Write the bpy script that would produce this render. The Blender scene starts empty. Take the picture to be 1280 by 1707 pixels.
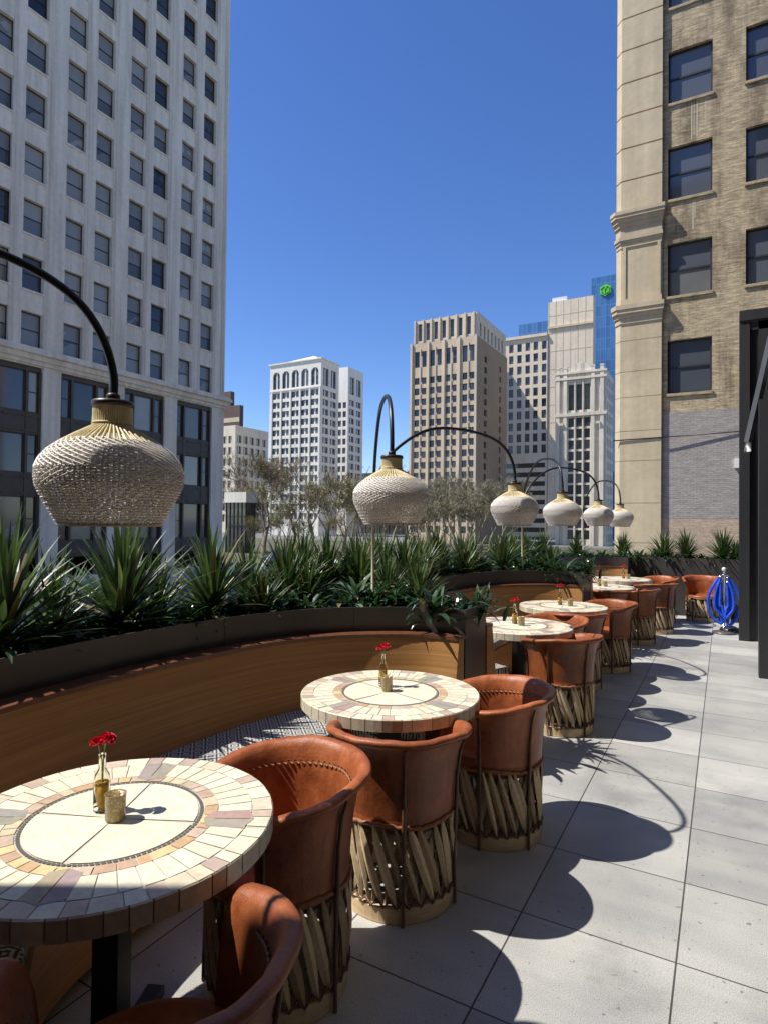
import bpy, math, random
from math import sin, cos, pi, radians, sqrt, atan2, hypot
from mathutils import Vector, Matrix
random.seed(7)
scene = bpy.context.scene
COL = scene.collection
V = Vector

# ------------------------------------------------------------------ materials
def mat(name):
    m = bpy.data.materials.new(name); m.use_nodes = True
    nt = m.node_tree; b = nt.nodes['Principled BSDF']
    return m, nt, b
def nd(nt, t, **kw):
    n = nt.nodes.new(t)
    for k, v in kw.items(): setattr(n, k, v)
    return n
def ramp(nt, src, stops):
    r = nd(nt, 'ShaderNodeValToRGB'); el = r.color_ramp.elements
    while len(el) < len(stops): el.new(0.5)
    for e, (p, c) in zip(el, stops):
        e.position = p; e.color = (c[0], c[1], c[2], 1)
    nt.links.new(src, r.inputs[0]); return r.outputs[0]
def coords(nt, scale=(1, 1, 1), kind='Object', loc=(0, 0, 0)):
    tc = nd(nt, 'ShaderNodeTexCoord'); mp = nd(nt, 'ShaderNodeMapping')
    mp.inputs['Scale'].default_value = scale; mp.inputs['Location'].default_value = loc
    nt.links.new(tc.outputs[kind], mp.inputs[0]); return mp.outputs[0]
def noise(nt, vec, scale, detail=4, rough=.55):
    n = nd(nt, 'ShaderNodeTexNoise'); n.inputs['Scale'].default_value = scale
    n.inputs['Detail'].default_value = detail; n.inputs['Roughness'].default_value = rough
    nt.links.new(vec, n.inputs['Vector']); return n.outputs['Fac']
def bump(nt, b, h, strength=.3, dist=.01):
    n = nd(nt, 'ShaderNodeBump'); n.inputs['Strength'].default_value = strength
    n.inputs['Distance'].default_value = dist
    nt.links.new(h, n.inputs['Height']); nt.links.new(n.outputs[0], b.inputs['Normal'])
def mixc(nt, fac, a, c, mode='MIX'):
    m = nd(nt, 'ShaderNodeMix', data_type='RGBA', blend_type=mode)
    for s, v in ((0, fac), (6, a), (7, c)):
        if hasattr(v, 'is_linked'): nt.links.new(v, m.inputs[s])
        elif isinstance(v, (int, float)): m.inputs[s].default_value = v
        else: m.inputs[s].default_value = (*v, 1)
    return m.outputs[2]
def simple(name, c1, c2=None, scale=8, rough=.6, metal=0, bs=0, bd=.01, stretch=(1, 1, 1), spec=.5, detail=4, bscale=None):
    m, nt, b = mat(name)
    b.inputs['Roughness'].default_value = rough; b.inputs['Metallic'].default_value = metal
    b.inputs['Specular IOR Level'].default_value = spec
    if c2 is None: c2 = tuple(x * .8 for x in c1)
    v = coords(nt, stretch); n = noise(nt, v, scale, detail)
    nt.links.new(ramp(nt, n, [(.32, c1), (.68, c2)]), b.inputs['Base Color'])
    if bs: bump(nt, b, noise(nt, v, bscale or scale * 3, 5), bs, bd)
    return m
def attr_mat(name, rough=.5, mult=None, spec=.5, bs=.15, nscale=25):
    m, nt, b = mat(name); a = nd(nt, 'ShaderNodeAttribute', attribute_name='Col')
    v = coords(nt); n = noise(nt, v, nscale, 5)
    c = mixc(nt, 1.0, a.outputs['Color'], ramp(nt, n, [(.3, (.8, .8, .8)), (.7, (1.08, 1.05, 1.02))]), 'MULTIPLY')
    nt.links.new(c, b.inputs['Base Color']); b.inputs['Roughness'].default_value = rough
    b.inputs['Specular IOR Level'].default_value = spec
    if bs: bump(nt, b, n, bs, .002)
    return m

M = {}
# terrace pavers
m, nt, b = mat('terrace_paver')
v = coords(nt, (1, 1, 1), loc=(.155, -2.572 + .588 * 10, 0))
br = nd(nt, 'ShaderNodeTexBrick'); br.offset = 0; br.squash = 1
br.inputs['Scale'].default_value = 1; br.inputs['Brick Width'].default_value = .593; br.inputs['Row Height'].default_value = .588
br.inputs['Mortar Size'].default_value = .0035; br.inputs['Mortar Smooth'].default_value = .05
br.inputs['Color1'].default_value = (.37, .37, .355, 1); br.inputs['Color2'].default_value = (.52, .515, .49, 1); br.inputs['Mortar'].default_value = (.075, .07, .065, 1)
nt.links.new(v, br.inputs['Vector'])
sp = noise(nt, v, 260, 2, .7); big = noise(nt, v, 1.6, 5); stk = noise(nt, coords(nt, (.6, 5, 1)), 1.2, 4)
c = mixc(nt, 1.0, br.outputs['Color'], ramp(nt, sp, [(.36, (.62, .62, .63)), (.5, (.97, .97, .97)), (.64, (1.30, 1.29, 1.25))]), 'MULTIPLY')
c = mixc(nt, 1.0, c, ramp(nt, big, [(.33, (.78, .78, .80)), (.62, (1.05, 1.04, 1.01))]), 'MULTIPLY')
c = mixc(nt, 1.0, c, ramp(nt, stk, [(.4, (.9, .91, .92)), (.56, (1, 1, 1))]), 'MULTIPLY')
stn = noise(nt, v, .75, 7, .7); c = mixc(nt, 1.0, c, ramp(nt, stn, [(.36, (.80, .79, .78)), (.44, (.97, .97, .97)), (.7, (1.06, 1.055, 1.04))]), 'MULTIPLY')
dots = noise(nt, v, 34, 2, .5)
c = mixc(nt, 1.0, c, ramp(nt, dots, [(.26, (.5, .46, .42)), (.33, (1, 1, 1))]), 'MULTIPLY')
nt.links.new(c, b.inputs['Base Color']); b.inputs['Roughness'].default_value = .62
inv = nd(nt, 'ShaderNodeMath', operation='MULTIPLY_ADD'); inv.inputs[1].default_value = -1.2; inv.inputs[2].default_value = 1
nt.links.new(br.outputs['Fac'], inv.inputs[0])
ad = nd(nt, 'ShaderNodeMath', operation='MULTIPLY_ADD'); ad.inputs[1].default_value = .22
nt.links.new(sp, ad.inputs[0]); nt.links.new(inv.outputs[0], ad.inputs[2])
bump(nt, b, ad.outputs[0], .5, .003); M['paver'] = m

# leather (chairs)
m, nt, b = mat('saddle_leather'); b.inputs['Specular IOR Level'].default_value = .4
v = coords(nt); n = noise(nt, v, 7, 8, .68); f = noise(nt, coords(nt, (3, 3, .7)), 12, 6, .65)
c = ramp(nt, n, [(.3, (.22, .058, .020)), (.5, (.35, .102, .034)), (.7, (.46, .152, .052))])
c = mixc(nt, .6, c, ramp(nt, f, [(.35, (.72, .68, .66)), (.55, (1, 1, 1)), (.72, (1.15, 1.2, 1.25))]), 'MULTIPLY')
oi = nd(nt, 'ShaderNodeObjectInfo'); blot = noise(nt, v, 2.3, 5, .6)
c = mixc(nt, 1.0, c, ramp(nt, oi.outputs['Random'], [(0, (.78, .76, .74)), (1, (1.12, 1.12, 1.12))]), 'MULTIPLY')
c = mixc(nt, .8, c, ramp(nt, blot, [(.38, (.62, .58, .56)), (.55, (1.05, 1.05, 1.05))]), 'MULTIPLY')
nt.links.new(c, b.inputs['Base Color'])
nt.links.new(ramp(nt, n, [(.3, (.26,) * 3), (.7, (.46,) * 3)]), b.inputs['Roughness'])
bump(nt, b, noise(nt, v, 34, 8, .75), .55, .006); M['leather'] = m
M['leather_dark'] = simple('thong_leather', (.075, .032, .017), (.13, .06, .03), 30, .5, bs=.4, bd=.003)
M['rope'] = simple('leather_rope', (.36, .15, .06), (.2, .075, .03), 40, .55, bs=.6, bd=.004)
M['slat'] = attr_mat('cedar_slat', .62, bs=.5, nscale=70)
M['hoop'] = simple('cedar_hoop', (.74, .56, .34), (.58, .41, .23), 10, .6, bs=.3, bd=.003, stretch=(1, 1, 5))
M['tile'] = attr_mat('stone_tile', .42, bs=.35, nscale=38)
M['grout'] = simple('grout', (.62, .58, .47), (.52, .48, .39), 60, .85, bs=.3, bd=.002)
M['black'] = simple('black_powder_coat', (.012, .012, .013), (.018, .018, .019), 30, .38)
M['black_matte'] = simple('black_steel', (.022, .022, .024), (.032, .031, .033), 3, .5, stretch=(1, 1, .3))
M['planter'] = simple('planter_steel', (.05, .045, .041), (.072, .065, .058), 2.2, .42, bs=.06, bd=.004)
M['soil'] = simple('soil', (.018, .012, .008), (.035, .024, .016), 30, .95, bs=1, bd=.03)
M['pole_pale'] = simple('pale_pole', (.62, .56, .40), (.5, .44, .3), 20, .45)
# oak bench back with fine horizontal grain
m, nt, b = mat('oiled_wood')
v = coords(nt, (.35, .35, 22)); w = noise(nt, v, 2.6, 5, .55); g = noise(nt, coords(nt, (.25, .25, 60)), 6, 3)
c = ramp(nt, w, [(.3, (.36, .175, .056)), (.5, (.43, .215, .072)), (.7, (.50, .265, .092))])
c = mixc(nt, .5, c, ramp(nt, g, [(.4, (.62, .6, .58)), (.55, (1, 1, 1))]), 'MULTIPLY')
nt.links.new(c, b.inputs['Base Color']); b.inputs['Roughness'].default_value = .4
bump(nt, b, g, .15, .002); M['wood'] = m
M['wood_cap'] = simple('wood_cap', (.11, .04, .02), (.17, .065, .03), 12, .4, stretch=(2, 2, 8))
# patterned cushion
m, nt, b = mat('patterned_fabric')
tc = nd(nt, 'ShaderNodeTexCoord')
wv = []
for ang in (45, -45):
    mp = nd(nt, 'ShaderNodeMapping'); mp.inputs['Rotation'].default_value = (0, 0, radians(ang)); nt.links.new(tc.outputs['Object'], mp.inputs[0])
    w_ = nd(nt, 'ShaderNodeTexWave'); w_.inputs['Scale'].default_value = 17; w_.inputs['Distortion'].default_value = .8
    nt.links.new(mp.outputs[0], w_.inputs['Vector']); wv.append(w_.outputs['Fac'])
ck = nd(nt, 'ShaderNodeTexChecker'); ck.inputs['Scale'].default_value = 24; nt.links.new(tc.outputs['Object'], ck.inputs['Vector'])
sel = mixc(nt, ck.outputs['Fac'], wv[0], wv[1])
nt.links.new(ramp(nt, sel, [(.42, (.52, .51, .48)), (.58, (.06, .06, .065))]), b.inputs['Base Color'])
b.inputs['Roughness'].default_value = .85; M['fabric'] = m
# plants
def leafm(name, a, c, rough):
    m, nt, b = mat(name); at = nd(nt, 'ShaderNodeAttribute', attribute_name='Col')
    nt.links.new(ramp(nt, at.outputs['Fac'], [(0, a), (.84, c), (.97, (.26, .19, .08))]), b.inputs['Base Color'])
    b.inputs['Roughness'].default_value = rough; b.inputs['Specular IOR Level'].default_value = .6
    tr = nd(nt, 'ShaderNodeBsdfTranslucent'); nt.links.new(ramp(nt, at.outputs['Fac'], [(0, tuple(x * .9 for x in a)), (1, tuple(x * 1.5 for x in c))]), tr.inputs[0])
    mx = nd(nt, 'ShaderNodeMixShader'); mx.inputs[0].default_value = .22
    out = nt.nodes['Material Output']; nt.links.new(b.outputs[0], mx.inputs[1]); nt.links.new(tr.outputs[0], mx.inputs[2]); nt.links.new(mx.outputs[0], out.inputs[0])
    return m
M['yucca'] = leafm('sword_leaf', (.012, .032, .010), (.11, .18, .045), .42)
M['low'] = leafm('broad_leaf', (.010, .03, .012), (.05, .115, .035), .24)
M['lowpale'] = leafm('pale_leaf', (.06, .12, .06), (.25, .34, .2), .3)
M['bud'] = leafm('spring_leaf', (.14, .15, .03), (.30, .28, .07), .6)
M['bark'] = simple('bark', (.19, .145, .105), (.28, .22, .16), 12, .9)
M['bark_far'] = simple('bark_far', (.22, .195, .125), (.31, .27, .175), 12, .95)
# wicker
M['wicker'] = attr_mat('woven_rattan', .6, bs=.15, nscale=90)
_nt = M['wicker'].node_tree; _b = _nt.nodes['Principled BSDF']; _tr = nd(_nt, 'ShaderNodeBsdfTranslucent'); _tr.inputs[0].default_value = (.95, .90, .82, 1)
_mx = nd(_nt, 'ShaderNodeMixShader'); _mx.inputs[0].default_value = .12; _nt.links.new(_b.outputs[0], _mx.inputs[1]); _nt.links.new(_tr.outputs[0], _mx.inputs[2]); _nt.links.new(_mx.outputs[0], _nt.nodes['Material Output'].inputs[0])
M['bamboo'] = simple('bamboo_strip', (.80, .68, .40), (.62, .50, .26), 20, .5, stretch=(3, 3, 1))
M['liner'] = simple('rattan_inner', (.42, .34, .25), (.55, .46, .35), 30, .8)
M['cap'] = simple('lamp_cap', (.035, .018, .012), (.05, .028, .02), 20, .4)
# glass & bits
m, nt, b = mat('clear_glass'); b.inputs['Base Color'].default_value = (.95, .93, .85, 1); b.inputs['Roughness'].default_value = .03
b.inputs['Transmission Weight'].default_value = 1; b.inputs['IOR'].default_value = 1.2; M['glass'] = m
m, nt, b = mat('amber_liquid'); b.inputs['Base Color'].default_value = (.62, .36, .06, 1); b.inputs['Roughness'].default_value = .15
b.inputs['Transmission Weight'].default_value = .35; b.inputs['IOR'].default_value = 1.33; M['amber'] = m
m, nt, b = mat('cut_glass'); v = coords(nt)
vo = nd(nt, 'ShaderNodeTexVoronoi'); vo.inputs['Scale'].default_value = 110; nt.links.new(v, vo.inputs['Vector'])
nt.links.new(ramp(nt, vo.outputs['Distance'], [(.1, (.75, .62, .36)), (.5, (.42, .31, .14))]), b.inputs['Base Color'])
b.inputs['Roughness'].default_value = .2; b.inputs['Transmission Weight'].default_value = .35; bump(nt, b, vo.outputs['Distance'], .6, .003); M['cutglass'] = m
M['petal'] = simple('red_petal', (.85, .02, .07), (.62, .012, .04), 60, .55)
M['stem'] = simple('flower_stem', (.12, .2, .07), (.2, .28, .12), 60, .6)
M['chrome'] = simple('chrome', (.75, .74, .72), (.7, .69, .67), 5, .12, 1)
M['blue'] = simple('blue_velvet', (.01, .06, .55), (.02, .12, .78), 12, .42, bs=.2, bd=.003)
M['white'] = simple('white_plastic', (.8, .8, .78), (.74, .74, .72), 5, .4)
# building stone / etc
def stone(name, c1, c2, scale=.6, fine=6, rough=.8, streak=.35):
    m, nt, b = mat(name); v = coords(nt); n = noise(nt, v, scale, 6); s = noise(nt, coords(nt, (1.5, 1.5, .08)), 1.2, 5); fn = noise(nt, v, fine, 4)
    c = ramp(nt, n, [(.3, c1), (.7, c2)])
    c = mixc(nt, streak, c, ramp(nt, s, [(.35, (.68, .66, .62)), (.6, (1.05, 1.05, 1.05))]), 'MULTIPLY')
    c = mixc(nt, .5, c, ramp(nt, fn, [(.3, (.85, .85, .85)), (.7, (1.1, 1.1, 1.1))]), 'MULTIPLY')
    nt.links.new(c, b.inputs['Base Color']); b.inputs['Roughness'].default_value = rough
    bump(nt, b, fn, .25, .02); return m
M['lb_stone'] = stone('grey_terracotta', (.88, .79, .66), (.77, .70, .58), .25, 3, streak=.6)
M['lb_rib'] = stone('grey_terracotta_rib', (.80, .72, .60), (.72, .65, .54), .25, 3, streak=.6)
M['limestone'] = stone('limestone', (.66, .55, .37), (.54, .45, .30), .8, 5, streak=.45)
M['limestone_trim'] = stone('limestone_trim', (.60, .50, .35), (.5, .41, .29), .8, 5)
M['bronze'] = simple('bronze_panel', (.085, .065, .045), (.055, .043, .032), 1.5, .5)
M['white_stone'] = stone('white_terracotta', (.88, .84, .74), (.80, .76, .66), .1, 1.2)
M['cream_stone'] = stone('cream_stone', (.80, .70, .54), (.70, .61, .47), .1, 1.2)
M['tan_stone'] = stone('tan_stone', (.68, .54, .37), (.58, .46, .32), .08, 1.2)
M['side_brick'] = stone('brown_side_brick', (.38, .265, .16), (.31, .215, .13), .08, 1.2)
M['tan_trim'] = stone('tan_trim', (.74, .62, .46), (.64, .54, .40), .08, 1.2)
M['goth_stone'] = stone('gothic_stone', (.78, .70, .56), (.62, .55, .44), .2, 1.2)
M['slab_stone'] = stone('slab_stone', (.78, .66, .50), (.70, .59, .44), .1, 1)
M['brown_brick'] = stone('brown_brick', (.11, .07, .055), (.14, .09, .07), .2, 1)
def brickmat(name, c1, c2, mort, bw=.21, bh=.072, stain=True):
    m, nt, b = mat(name); tc = nd(nt, 'ShaderNodeTexCoord'); sx = nd(nt, 'ShaderNodeSeparateXYZ'); nt.links.new(tc.outputs['Object'], sx.inputs[0])
    cx = nd(nt, 'ShaderNodeCombineXYZ'); nt.links.new(sx.outputs[0], cx.inputs[0]); nt.links.new(sx.outputs[2], cx.inputs[1])
    dv = nd(nt, 'ShaderNodeTexNoise'); dv.inputs['Scale'].default_value = 2.5; nt.links.new(tc.outputs['Object'], dv.inputs['Vector'])
    br = nd(nt, 'ShaderNodeTexBrick'); br.inputs['Scale'].default_value = 1; br.inputs['Brick Width'].default_value = bw; br.inputs['Row Height'].default_value = bh
    br.inputs['Mortar Size'].default_value = .009; br.inputs['Color1'].default_value = (*c1, 1); br.inputs['Color2'].default_value = (*c2, 1); br.inputs['Mortar'].default_value = (*mort, 1)
    nt.links.new(cx.outputs[0], br.inputs['Vector'])
    n = noise(nt, coords(nt, (.9, 1, 6)), 2.2, 6, .7); st = noise(nt, coords(nt, (1.6, 1, .35)), .9, 6, .65); f = noise(nt, coords(nt, (1, 1, 3)), 9, 4)
    c = mixc(nt, .85 if stain else .35, br.outputs['Color'], ramp(nt, n, [(.32, (.45, .43, .40)), (.5, (1, 1, 1)), (.66, (1.6, 1.58, 1.48))]), 'MULTIPLY')
    if stain: c = mixc(nt, .8, c, ramp(nt, st, [(.38, (.42, .39, .35)), (.54, (1.08, 1.07, 1.04))]), 'MULTIPLY')
    c = mixc(nt, .6, c, ramp(nt, f, [(.35, (.75, .74, .72)), (.65, (1.2, 1.2, 1.2))]), 'MULTIPLY')
    nt.links.new(c, b.inputs['Base Color']); b.inputs['Roughness'].default_value = .85
    bump(nt, b, f, .5, .02); return m
M['tan_brick'] = brickmat('tan_brick', (.46, .36, .22), (.35, .27, .165), (.44, .38, .28))
M['grey_brick'] = brickmat('grey_painted_brick', (.40, .365, .335), (.33, .30, .28), (.29, .265, .245), stain=False)
M['pink_brick'] = brickmat('plastered_brick', (.52, .40, .29), (.45, .35, .26), (.4, .33, .25), stain=False)
def winglass(name, c, c2, rough=.08, sc=.5):
    m, nt, b = mat(name); oi = nd(nt, 'ShaderNodeObjectInfo'); v = coords(nt); n = noise(nt, v, sc, 2)
    a = nd(nt, 'ShaderNodeMath', operation='ADD'); nt.links.new(oi.outputs['Random'], a.inputs[0]); nt.links.new(n, a.inputs[1])
    fr = nd(nt, 'ShaderNodeMath', operation='FRACT'); nt.links.new(a.outputs[0], fr.inputs[0])
    nt.links.new(ramp(nt, fr.outputs[0], [(.15, c), (.8, c2)]), b.inputs['Base Color']); b.inputs['Roughness'].default_value = rough
    b.inputs['Specular IOR Level'].default_value = .8; return m
M['pane_dark'] = winglass('window_glass_dark', (.025, .025, .025), (.065, .065, .065))
M['pane_blind'] = winglass('window_glass_blinds', (.22, .215, .195), (.36, .35, .31), .14)
M['pane_mid'] = winglass('window_glass_mid', (.09, .095, .09), (.19, .195, .18), .1)
M['pane_far'] = winglass('window_glass_far', (.035, .04, .045), (.13, .14, .14), .12)
M['pane_blue'] = winglass('window_glass_blue', (.075, .085, .105), (.11, .12, .14), .07)
m, nt, b = mat('curtain_wall')
v = coords(nt); br = nd(nt, 'ShaderNodeTexBrick'); br.offset = 0; br.inputs['Scale'].default_value = 1; br.inputs['Brick Width'].default_value = 1.5; br.inputs['Row Height'].default_value = 3.6
br.inputs['Mortar Size'].default_value = .07; br.inputs['Color1'].default_value = (.05, .15, .34, 1); br.inputs['Color2'].default_value = (.085, .20, .41, 1); br.inputs['Mortar'].default_value = (.16, .28, .46, 1)
sx = nd(nt, 'ShaderNodeSeparateXYZ'); cx = nd(nt, 'ShaderNodeCombineXYZ'); nt.links.new(v, sx.inputs[0]); nt.links.new(sx.outputs[0], cx.inputs[0]); nt.links.new(sx.outputs[2], cx.inputs[1]); nt.links.new(cx.outputs[0], br.inputs['Vector'])
nt.links.new(br.outputs['Color'], b.inputs['Base Color']); b.inputs['Roughness'].default_value = .15; b.inputs['Specular IOR Level'].default_value = .7; M['curtain'] = m
M['green_sign'] = simple('green_sign', (.12, .62, .03), (.10, .55, .03), 1, .5)
M['green_sign_dark'] = simple('green_sign_dark', (.04, .30, .02), (.035, .26, .02), 1, .5)
M['asphalt'] = simple('asphalt', (.055, .055, .058), (.08, .08, .082), .8, .9, bs=.3)
M['concrete'] = simple('concrete', (.62, .60, .56), (.5, .485, .455), .5, .85, bs=.2)
M['ground'] = simple('city_ground', (.20, .19, .17), (.14, .14, .13), .05, .95)
M['grassy'] = simple('park_ground', (.085, .085, .04), (.12, .11, .06), .2, .95)
M['paint'] = simple('road_paint', (.75, .75, .72), (.65, .65, .62), 2, .7)
M['car_paint'] = simple('blue_car_paint', (.012, .03, .16), (.015, .04, .19), 2, .25)
M['rubber'] = simple('rubber', (.015, .015, .015), (.02, .02, .02), 5, .8)
M['roof'] = simple('roofing', (.2, .19, .18), (.15, .145, .14), .5, .9)
M['awning_arm'] = simple('grey_aluminium', (.11, .105, .10), (.15, .14, .13), 3, .35, .4)
M['dark_wall'] = simple('dark_brick', (.07, .05, .04), (.09, .065, .05), 1, .9)
M['streak'] = simple('lime_streak', (.66, .62, .5), (.55, .5, .4), 3, .9, stretch=(6, 1, .5))

# ------------------------------------------------------------------ mesh builder
class MB:
    def __init__(s): s.v = []; s.f = []; s.mi = []; s.c = []; s.smooth = []
    def face(s, idx, mi=0, c=None, sm=False): s.f.append(idx); s.mi.append(mi); s.c.append(c); s.smooth.append(sm)
    def quad(s, a, b, c, d, mi=0, col=None, sm=False):
        n = len(s.v); s.v += [tuple(a), tuple(b), tuple(c), tuple(d)]; s.face((n, n + 1, n + 2, n + 3), mi, col, sm)
    def poly(s, pts, mi=0, col=None):
        n = len(s.v); s.v += [tuple(p) for p in pts]; s.face(tuple(range(n, n + len(pts))), mi, col)
    def box(s, x0, x1, y0, y1, z0, z1, mi=0, col=None):
        n = len(s.v)
        s.v += [(x0, y0, z0), (x1, y0, z0), (x1, y1, z0), (x0, y1, z0), (x0, y0, z1), (x1, y0, z1), (x1, y1, z1), (x0, y1, z1)]
        for q in ((0, 3, 2, 1), (4, 5, 6, 7), (0, 1, 5, 4), (1, 2, 6, 5), (2, 3, 7, 6), (3, 0, 4, 7)):
            s.face(tuple(n + i for i in q), mi, col)
    def prism(s, pts, z0, z1, mi=0, col=None):
        n = len(s.v); k = len(pts)
        s.v += [(p[0], p[1], z0) for p in pts] + [(p[0], p[1], z1) for p in pts]
        s.face(tuple(n + i for i in range(k))[::-1], mi, col); s.face(tuple(n + k + i for i in range(k)), mi, col)
        for i in range(k): j = (i + 1) % k; s.face((n + i, n + j, n + k + j, n + k + i), mi, col)
    def tube(s, pts, r, seg=8, mi=0, col=None, closed=False, caps=True, sm=True):
        pts = [V(p) for p in pts]; k = len(pts); n0 = len(s.v); rr = r if isinstance(r, (list, tuple)) else [r] * k
        up = None
        for i, p in enumerate(pts):
            if closed: t = pts[(i + 1) % k] - pts[i - 1]
            else: t = pts[min(i + 1, k - 1)] - pts[max(i - 1, 0)]
            if t.length < 1e-9: t = V((0, 0, 1))
            t.normalize()
            if up is None: up = V((0, 0, 1)) if abs(t.z) < .9 else V((1, 0, 0))
            a = t.cross(up)
            if a.length < 1e-6: a = t.cross(V((0, 1, 0)))
            a.normalize(); bb = a.cross(t); up = bb
            for j in range(seg):
                an = 2 * pi * j / seg; s.v.append(tuple(p + (a * cos(an) + bb * sin(an)) * rr[i]))
        m_ = k if closed else k - 1
        for i in range(m_):
            i2 = (i + 1) % k
            for j in range(seg):
                j2 = (j + 1) % seg
                s.face((n0 + i * seg + j, n0 + i * seg + j2, n0 + i2 * seg + j2, n0 + i2 * seg + j), mi, col, sm)
        if caps and not closed:
            s.face(tuple(n0 + j for j in range(seg)), mi, col); s.face(tuple(n0 + (k - 1) * seg + j for j in range(seg))[::-1], mi, col)
    def lathe(s, prof, seg=32, mi=0, col=None, cx=0, cy=0, closed=False, sm=True, cap=True):
        n0 = len(s.v); k = len(prof)
        for r, z in prof:
            for j in range(seg):
                a = 2 * pi * j / seg; s.v.append((cx + r * cos(a), cy + r * sin(a), z))
        for i in range(k if closed else k - 1):
            i2 = (i + 1) % k
            for j in range(seg):
                j2 = (j + 1) % seg; s.face((n0 + i * seg + j, n0 + i * seg + j2, n0 + i2 * seg + j2, n0 + i2 * seg + j), mi, col, sm)
        if cap and not closed:
            s.face(tuple(n0 + j for j in range(seg))[::-1], mi, col); s.face(tuple(n0 + (k - 1) * seg + j for j in range(seg)), mi, col)
    def mesh(s, name, mats):
        me = bpy.data.meshes.new(name); me.from_pydata(s.v, [], s.f)
        if not isinstance(mats, (list, tuple)): mats = [mats]
        for q in mats: me.materials.append(q)
        me.polygons.foreach_set('material_index', s.mi); me.polygons.foreach_set('use_smooth', s.smooth)
        if any(c is not None for c in s.c):
            a = me.color_attributes.new('Col', 'FLOAT_COLOR', 'CORNER'); out = []
            for f_, c in zip(s.f, s.c):
                c = c or (1, 1, 1)
                if not isinstance(c, tuple): c = (c, c, c)
                out += [c[0], c[1], c[2], 1] * len(f_)
            a.data.foreach_set('color', out)
        me.update(); return me
    def build(s, name, mats, parent=None, loc=None, rz=0):
        return obj(name, s.mesh(name, mats), parent, loc, rz)
def obj(name, me, parent=None, loc=None, rz=0):
    o = bpy.data.objects.new(name, me); COL.objects.link(o)
    if parent: o.parent = parent
    if loc is not None: o.location = loc
    if rz: o.rotation_euler = (0, 0, rz)
    return o
def tag(o, label=None, cat=None, group=None, kind=None):
    if label: o['label'] = label
    if cat: o['category'] = cat
    if group: o['group'] = group
    if kind: o['kind'] = kind
    return o
def thing(name, loc, label, cat, group=None, rz=0):
    o = bpy.data.objects.new(name, None); COL.objects.link(o); o.location = loc; o.rotation_euler = (0, 0, rz); o.empty_display_size = .1
    return tag(o, label, cat, group)
KIDS = {}
def copy_tree(o, parent=None):
    c = o.copy(); COL.objects.link(c); c.parent = parent
    for ch in list(o.children): copy_tree(ch, c)
    return c
def dup(root, loc, rz, label, group=None, scale=None):
    c = copy_tree(root); c.location = loc; c.rotation_euler = (0, 0, rz); c['label'] = label
    if group: c['group'] = group
    if scale: c.scale = scale
    return c
R_ = random.uniform

# ------------------------------------------------------------------ SETTING
GZ = -2.7
mb = MB(); mb.box(-3000, 3000, -3000, 3000, GZ - .5, GZ); tag(mb.build('ground', M['ground']), kind='structure')
mb = MB(); mb.box(-37.6, -33.5, -60, 75, GZ + .0, GZ + .14); mb.box(-20, -4.5, -60, 16, GZ, GZ + .13); tag(mb.build('pavement', M['concrete']), kind='structure')
mb = MB(); mb.quad((-33.5, -60, GZ + .004), (-20, -60, GZ + .004), (-20, 75, GZ + .004), (-33.5, 75, GZ + .004)); tag(mb.build('road', M['asphalt']), kind='structure')
mb = MB()
for i in range(14): mb.box(-26.9, -26.7, -20 + i * 6, -17 + i * 6, GZ + .006, GZ + .010)
tag(mb.build('road_marking', M['paint']), kind='structure')
mb = MB(); mb.quad((-150, 44, GZ + .006), (-4, 44, GZ + .006), (-4, 118, GZ + .006), (-150, 118, GZ + .006)); tag(mb.build('park_lawn', M['grassy']), kind='structure')
# terrace deck
mb = MB(); mb.box(-3.55, 9, -2.6, 13.4, -.25, 0); tag(mb.build('terrace_floor', M['paver']), kind='structure')
mb = MB(); mb.box(-3.5, 8.9, -2.5, 13.3, GZ, -.254)
o = mb.build('podium', M['dark_wall']); tag(o, kind='structure')

# ------------------------------------------------------------------ facades
def facade(mb, O, U, N, us, zs, holes, depth, mi=0):
    """wall plane with real rectangular openings; holes = list of (u0,u1,z0,z1)"""
    O = V(O); U = V(U); N = V(N)
    us = sorted(set([round(x, 4) for x in us] + [round(h[i], 4) for h in holes for i in (0, 1)]))
    zs = sorted(set([round(x, 4) for x in zs] + [round(h[i], 4) for h in holes for i in (2, 3)]))
    def P(u, z, d=0): return O + U * u + V((0, 0, z)) - N * d
    hs = set()
    for h in holes:
        for i in range(len(us) - 1):
            if us[i] >= h[0] - 1e-3 and us[i + 1] <= h[1] + 1e-3:
                for j in range(len(zs) - 1):
                    if zs[j] >= h[2] - 1e-3 and zs[j + 1] <= h[3] + 1e-3: hs.add((i, j))
    for i in range(len(us) - 1):
        j = 0
        while j < len(zs) - 1:
            if (i, j) in hs: j += 1; continue
            k = j
            while k + 1 < len(zs) - 1 and (i, k + 1) not in hs: k += 1
            mb.quad(P(us[i], zs[j]), P(us[i + 1], zs[j]), P(us[i + 1], zs[k + 1]), P(us[i], zs[k + 1]), mi); j = k + 1
    for (a, b_, c, d) in holes:
        mb.quad(P(a, c), P(a, c, depth), P(a, d, depth), P(a, d), mi); mb.quad(P(b_, c), P(b_, c, depth), P(b_, d, depth), P(b_, d), mi)
        mb.quad(P(a, c), P(b_, c), P(b_, c, depth), P(a, c, depth), mi); mb.quad(P(a, d), P(b_, d), P(b_, d, depth), P(a, d, depth), mi)
WM = {}
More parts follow.
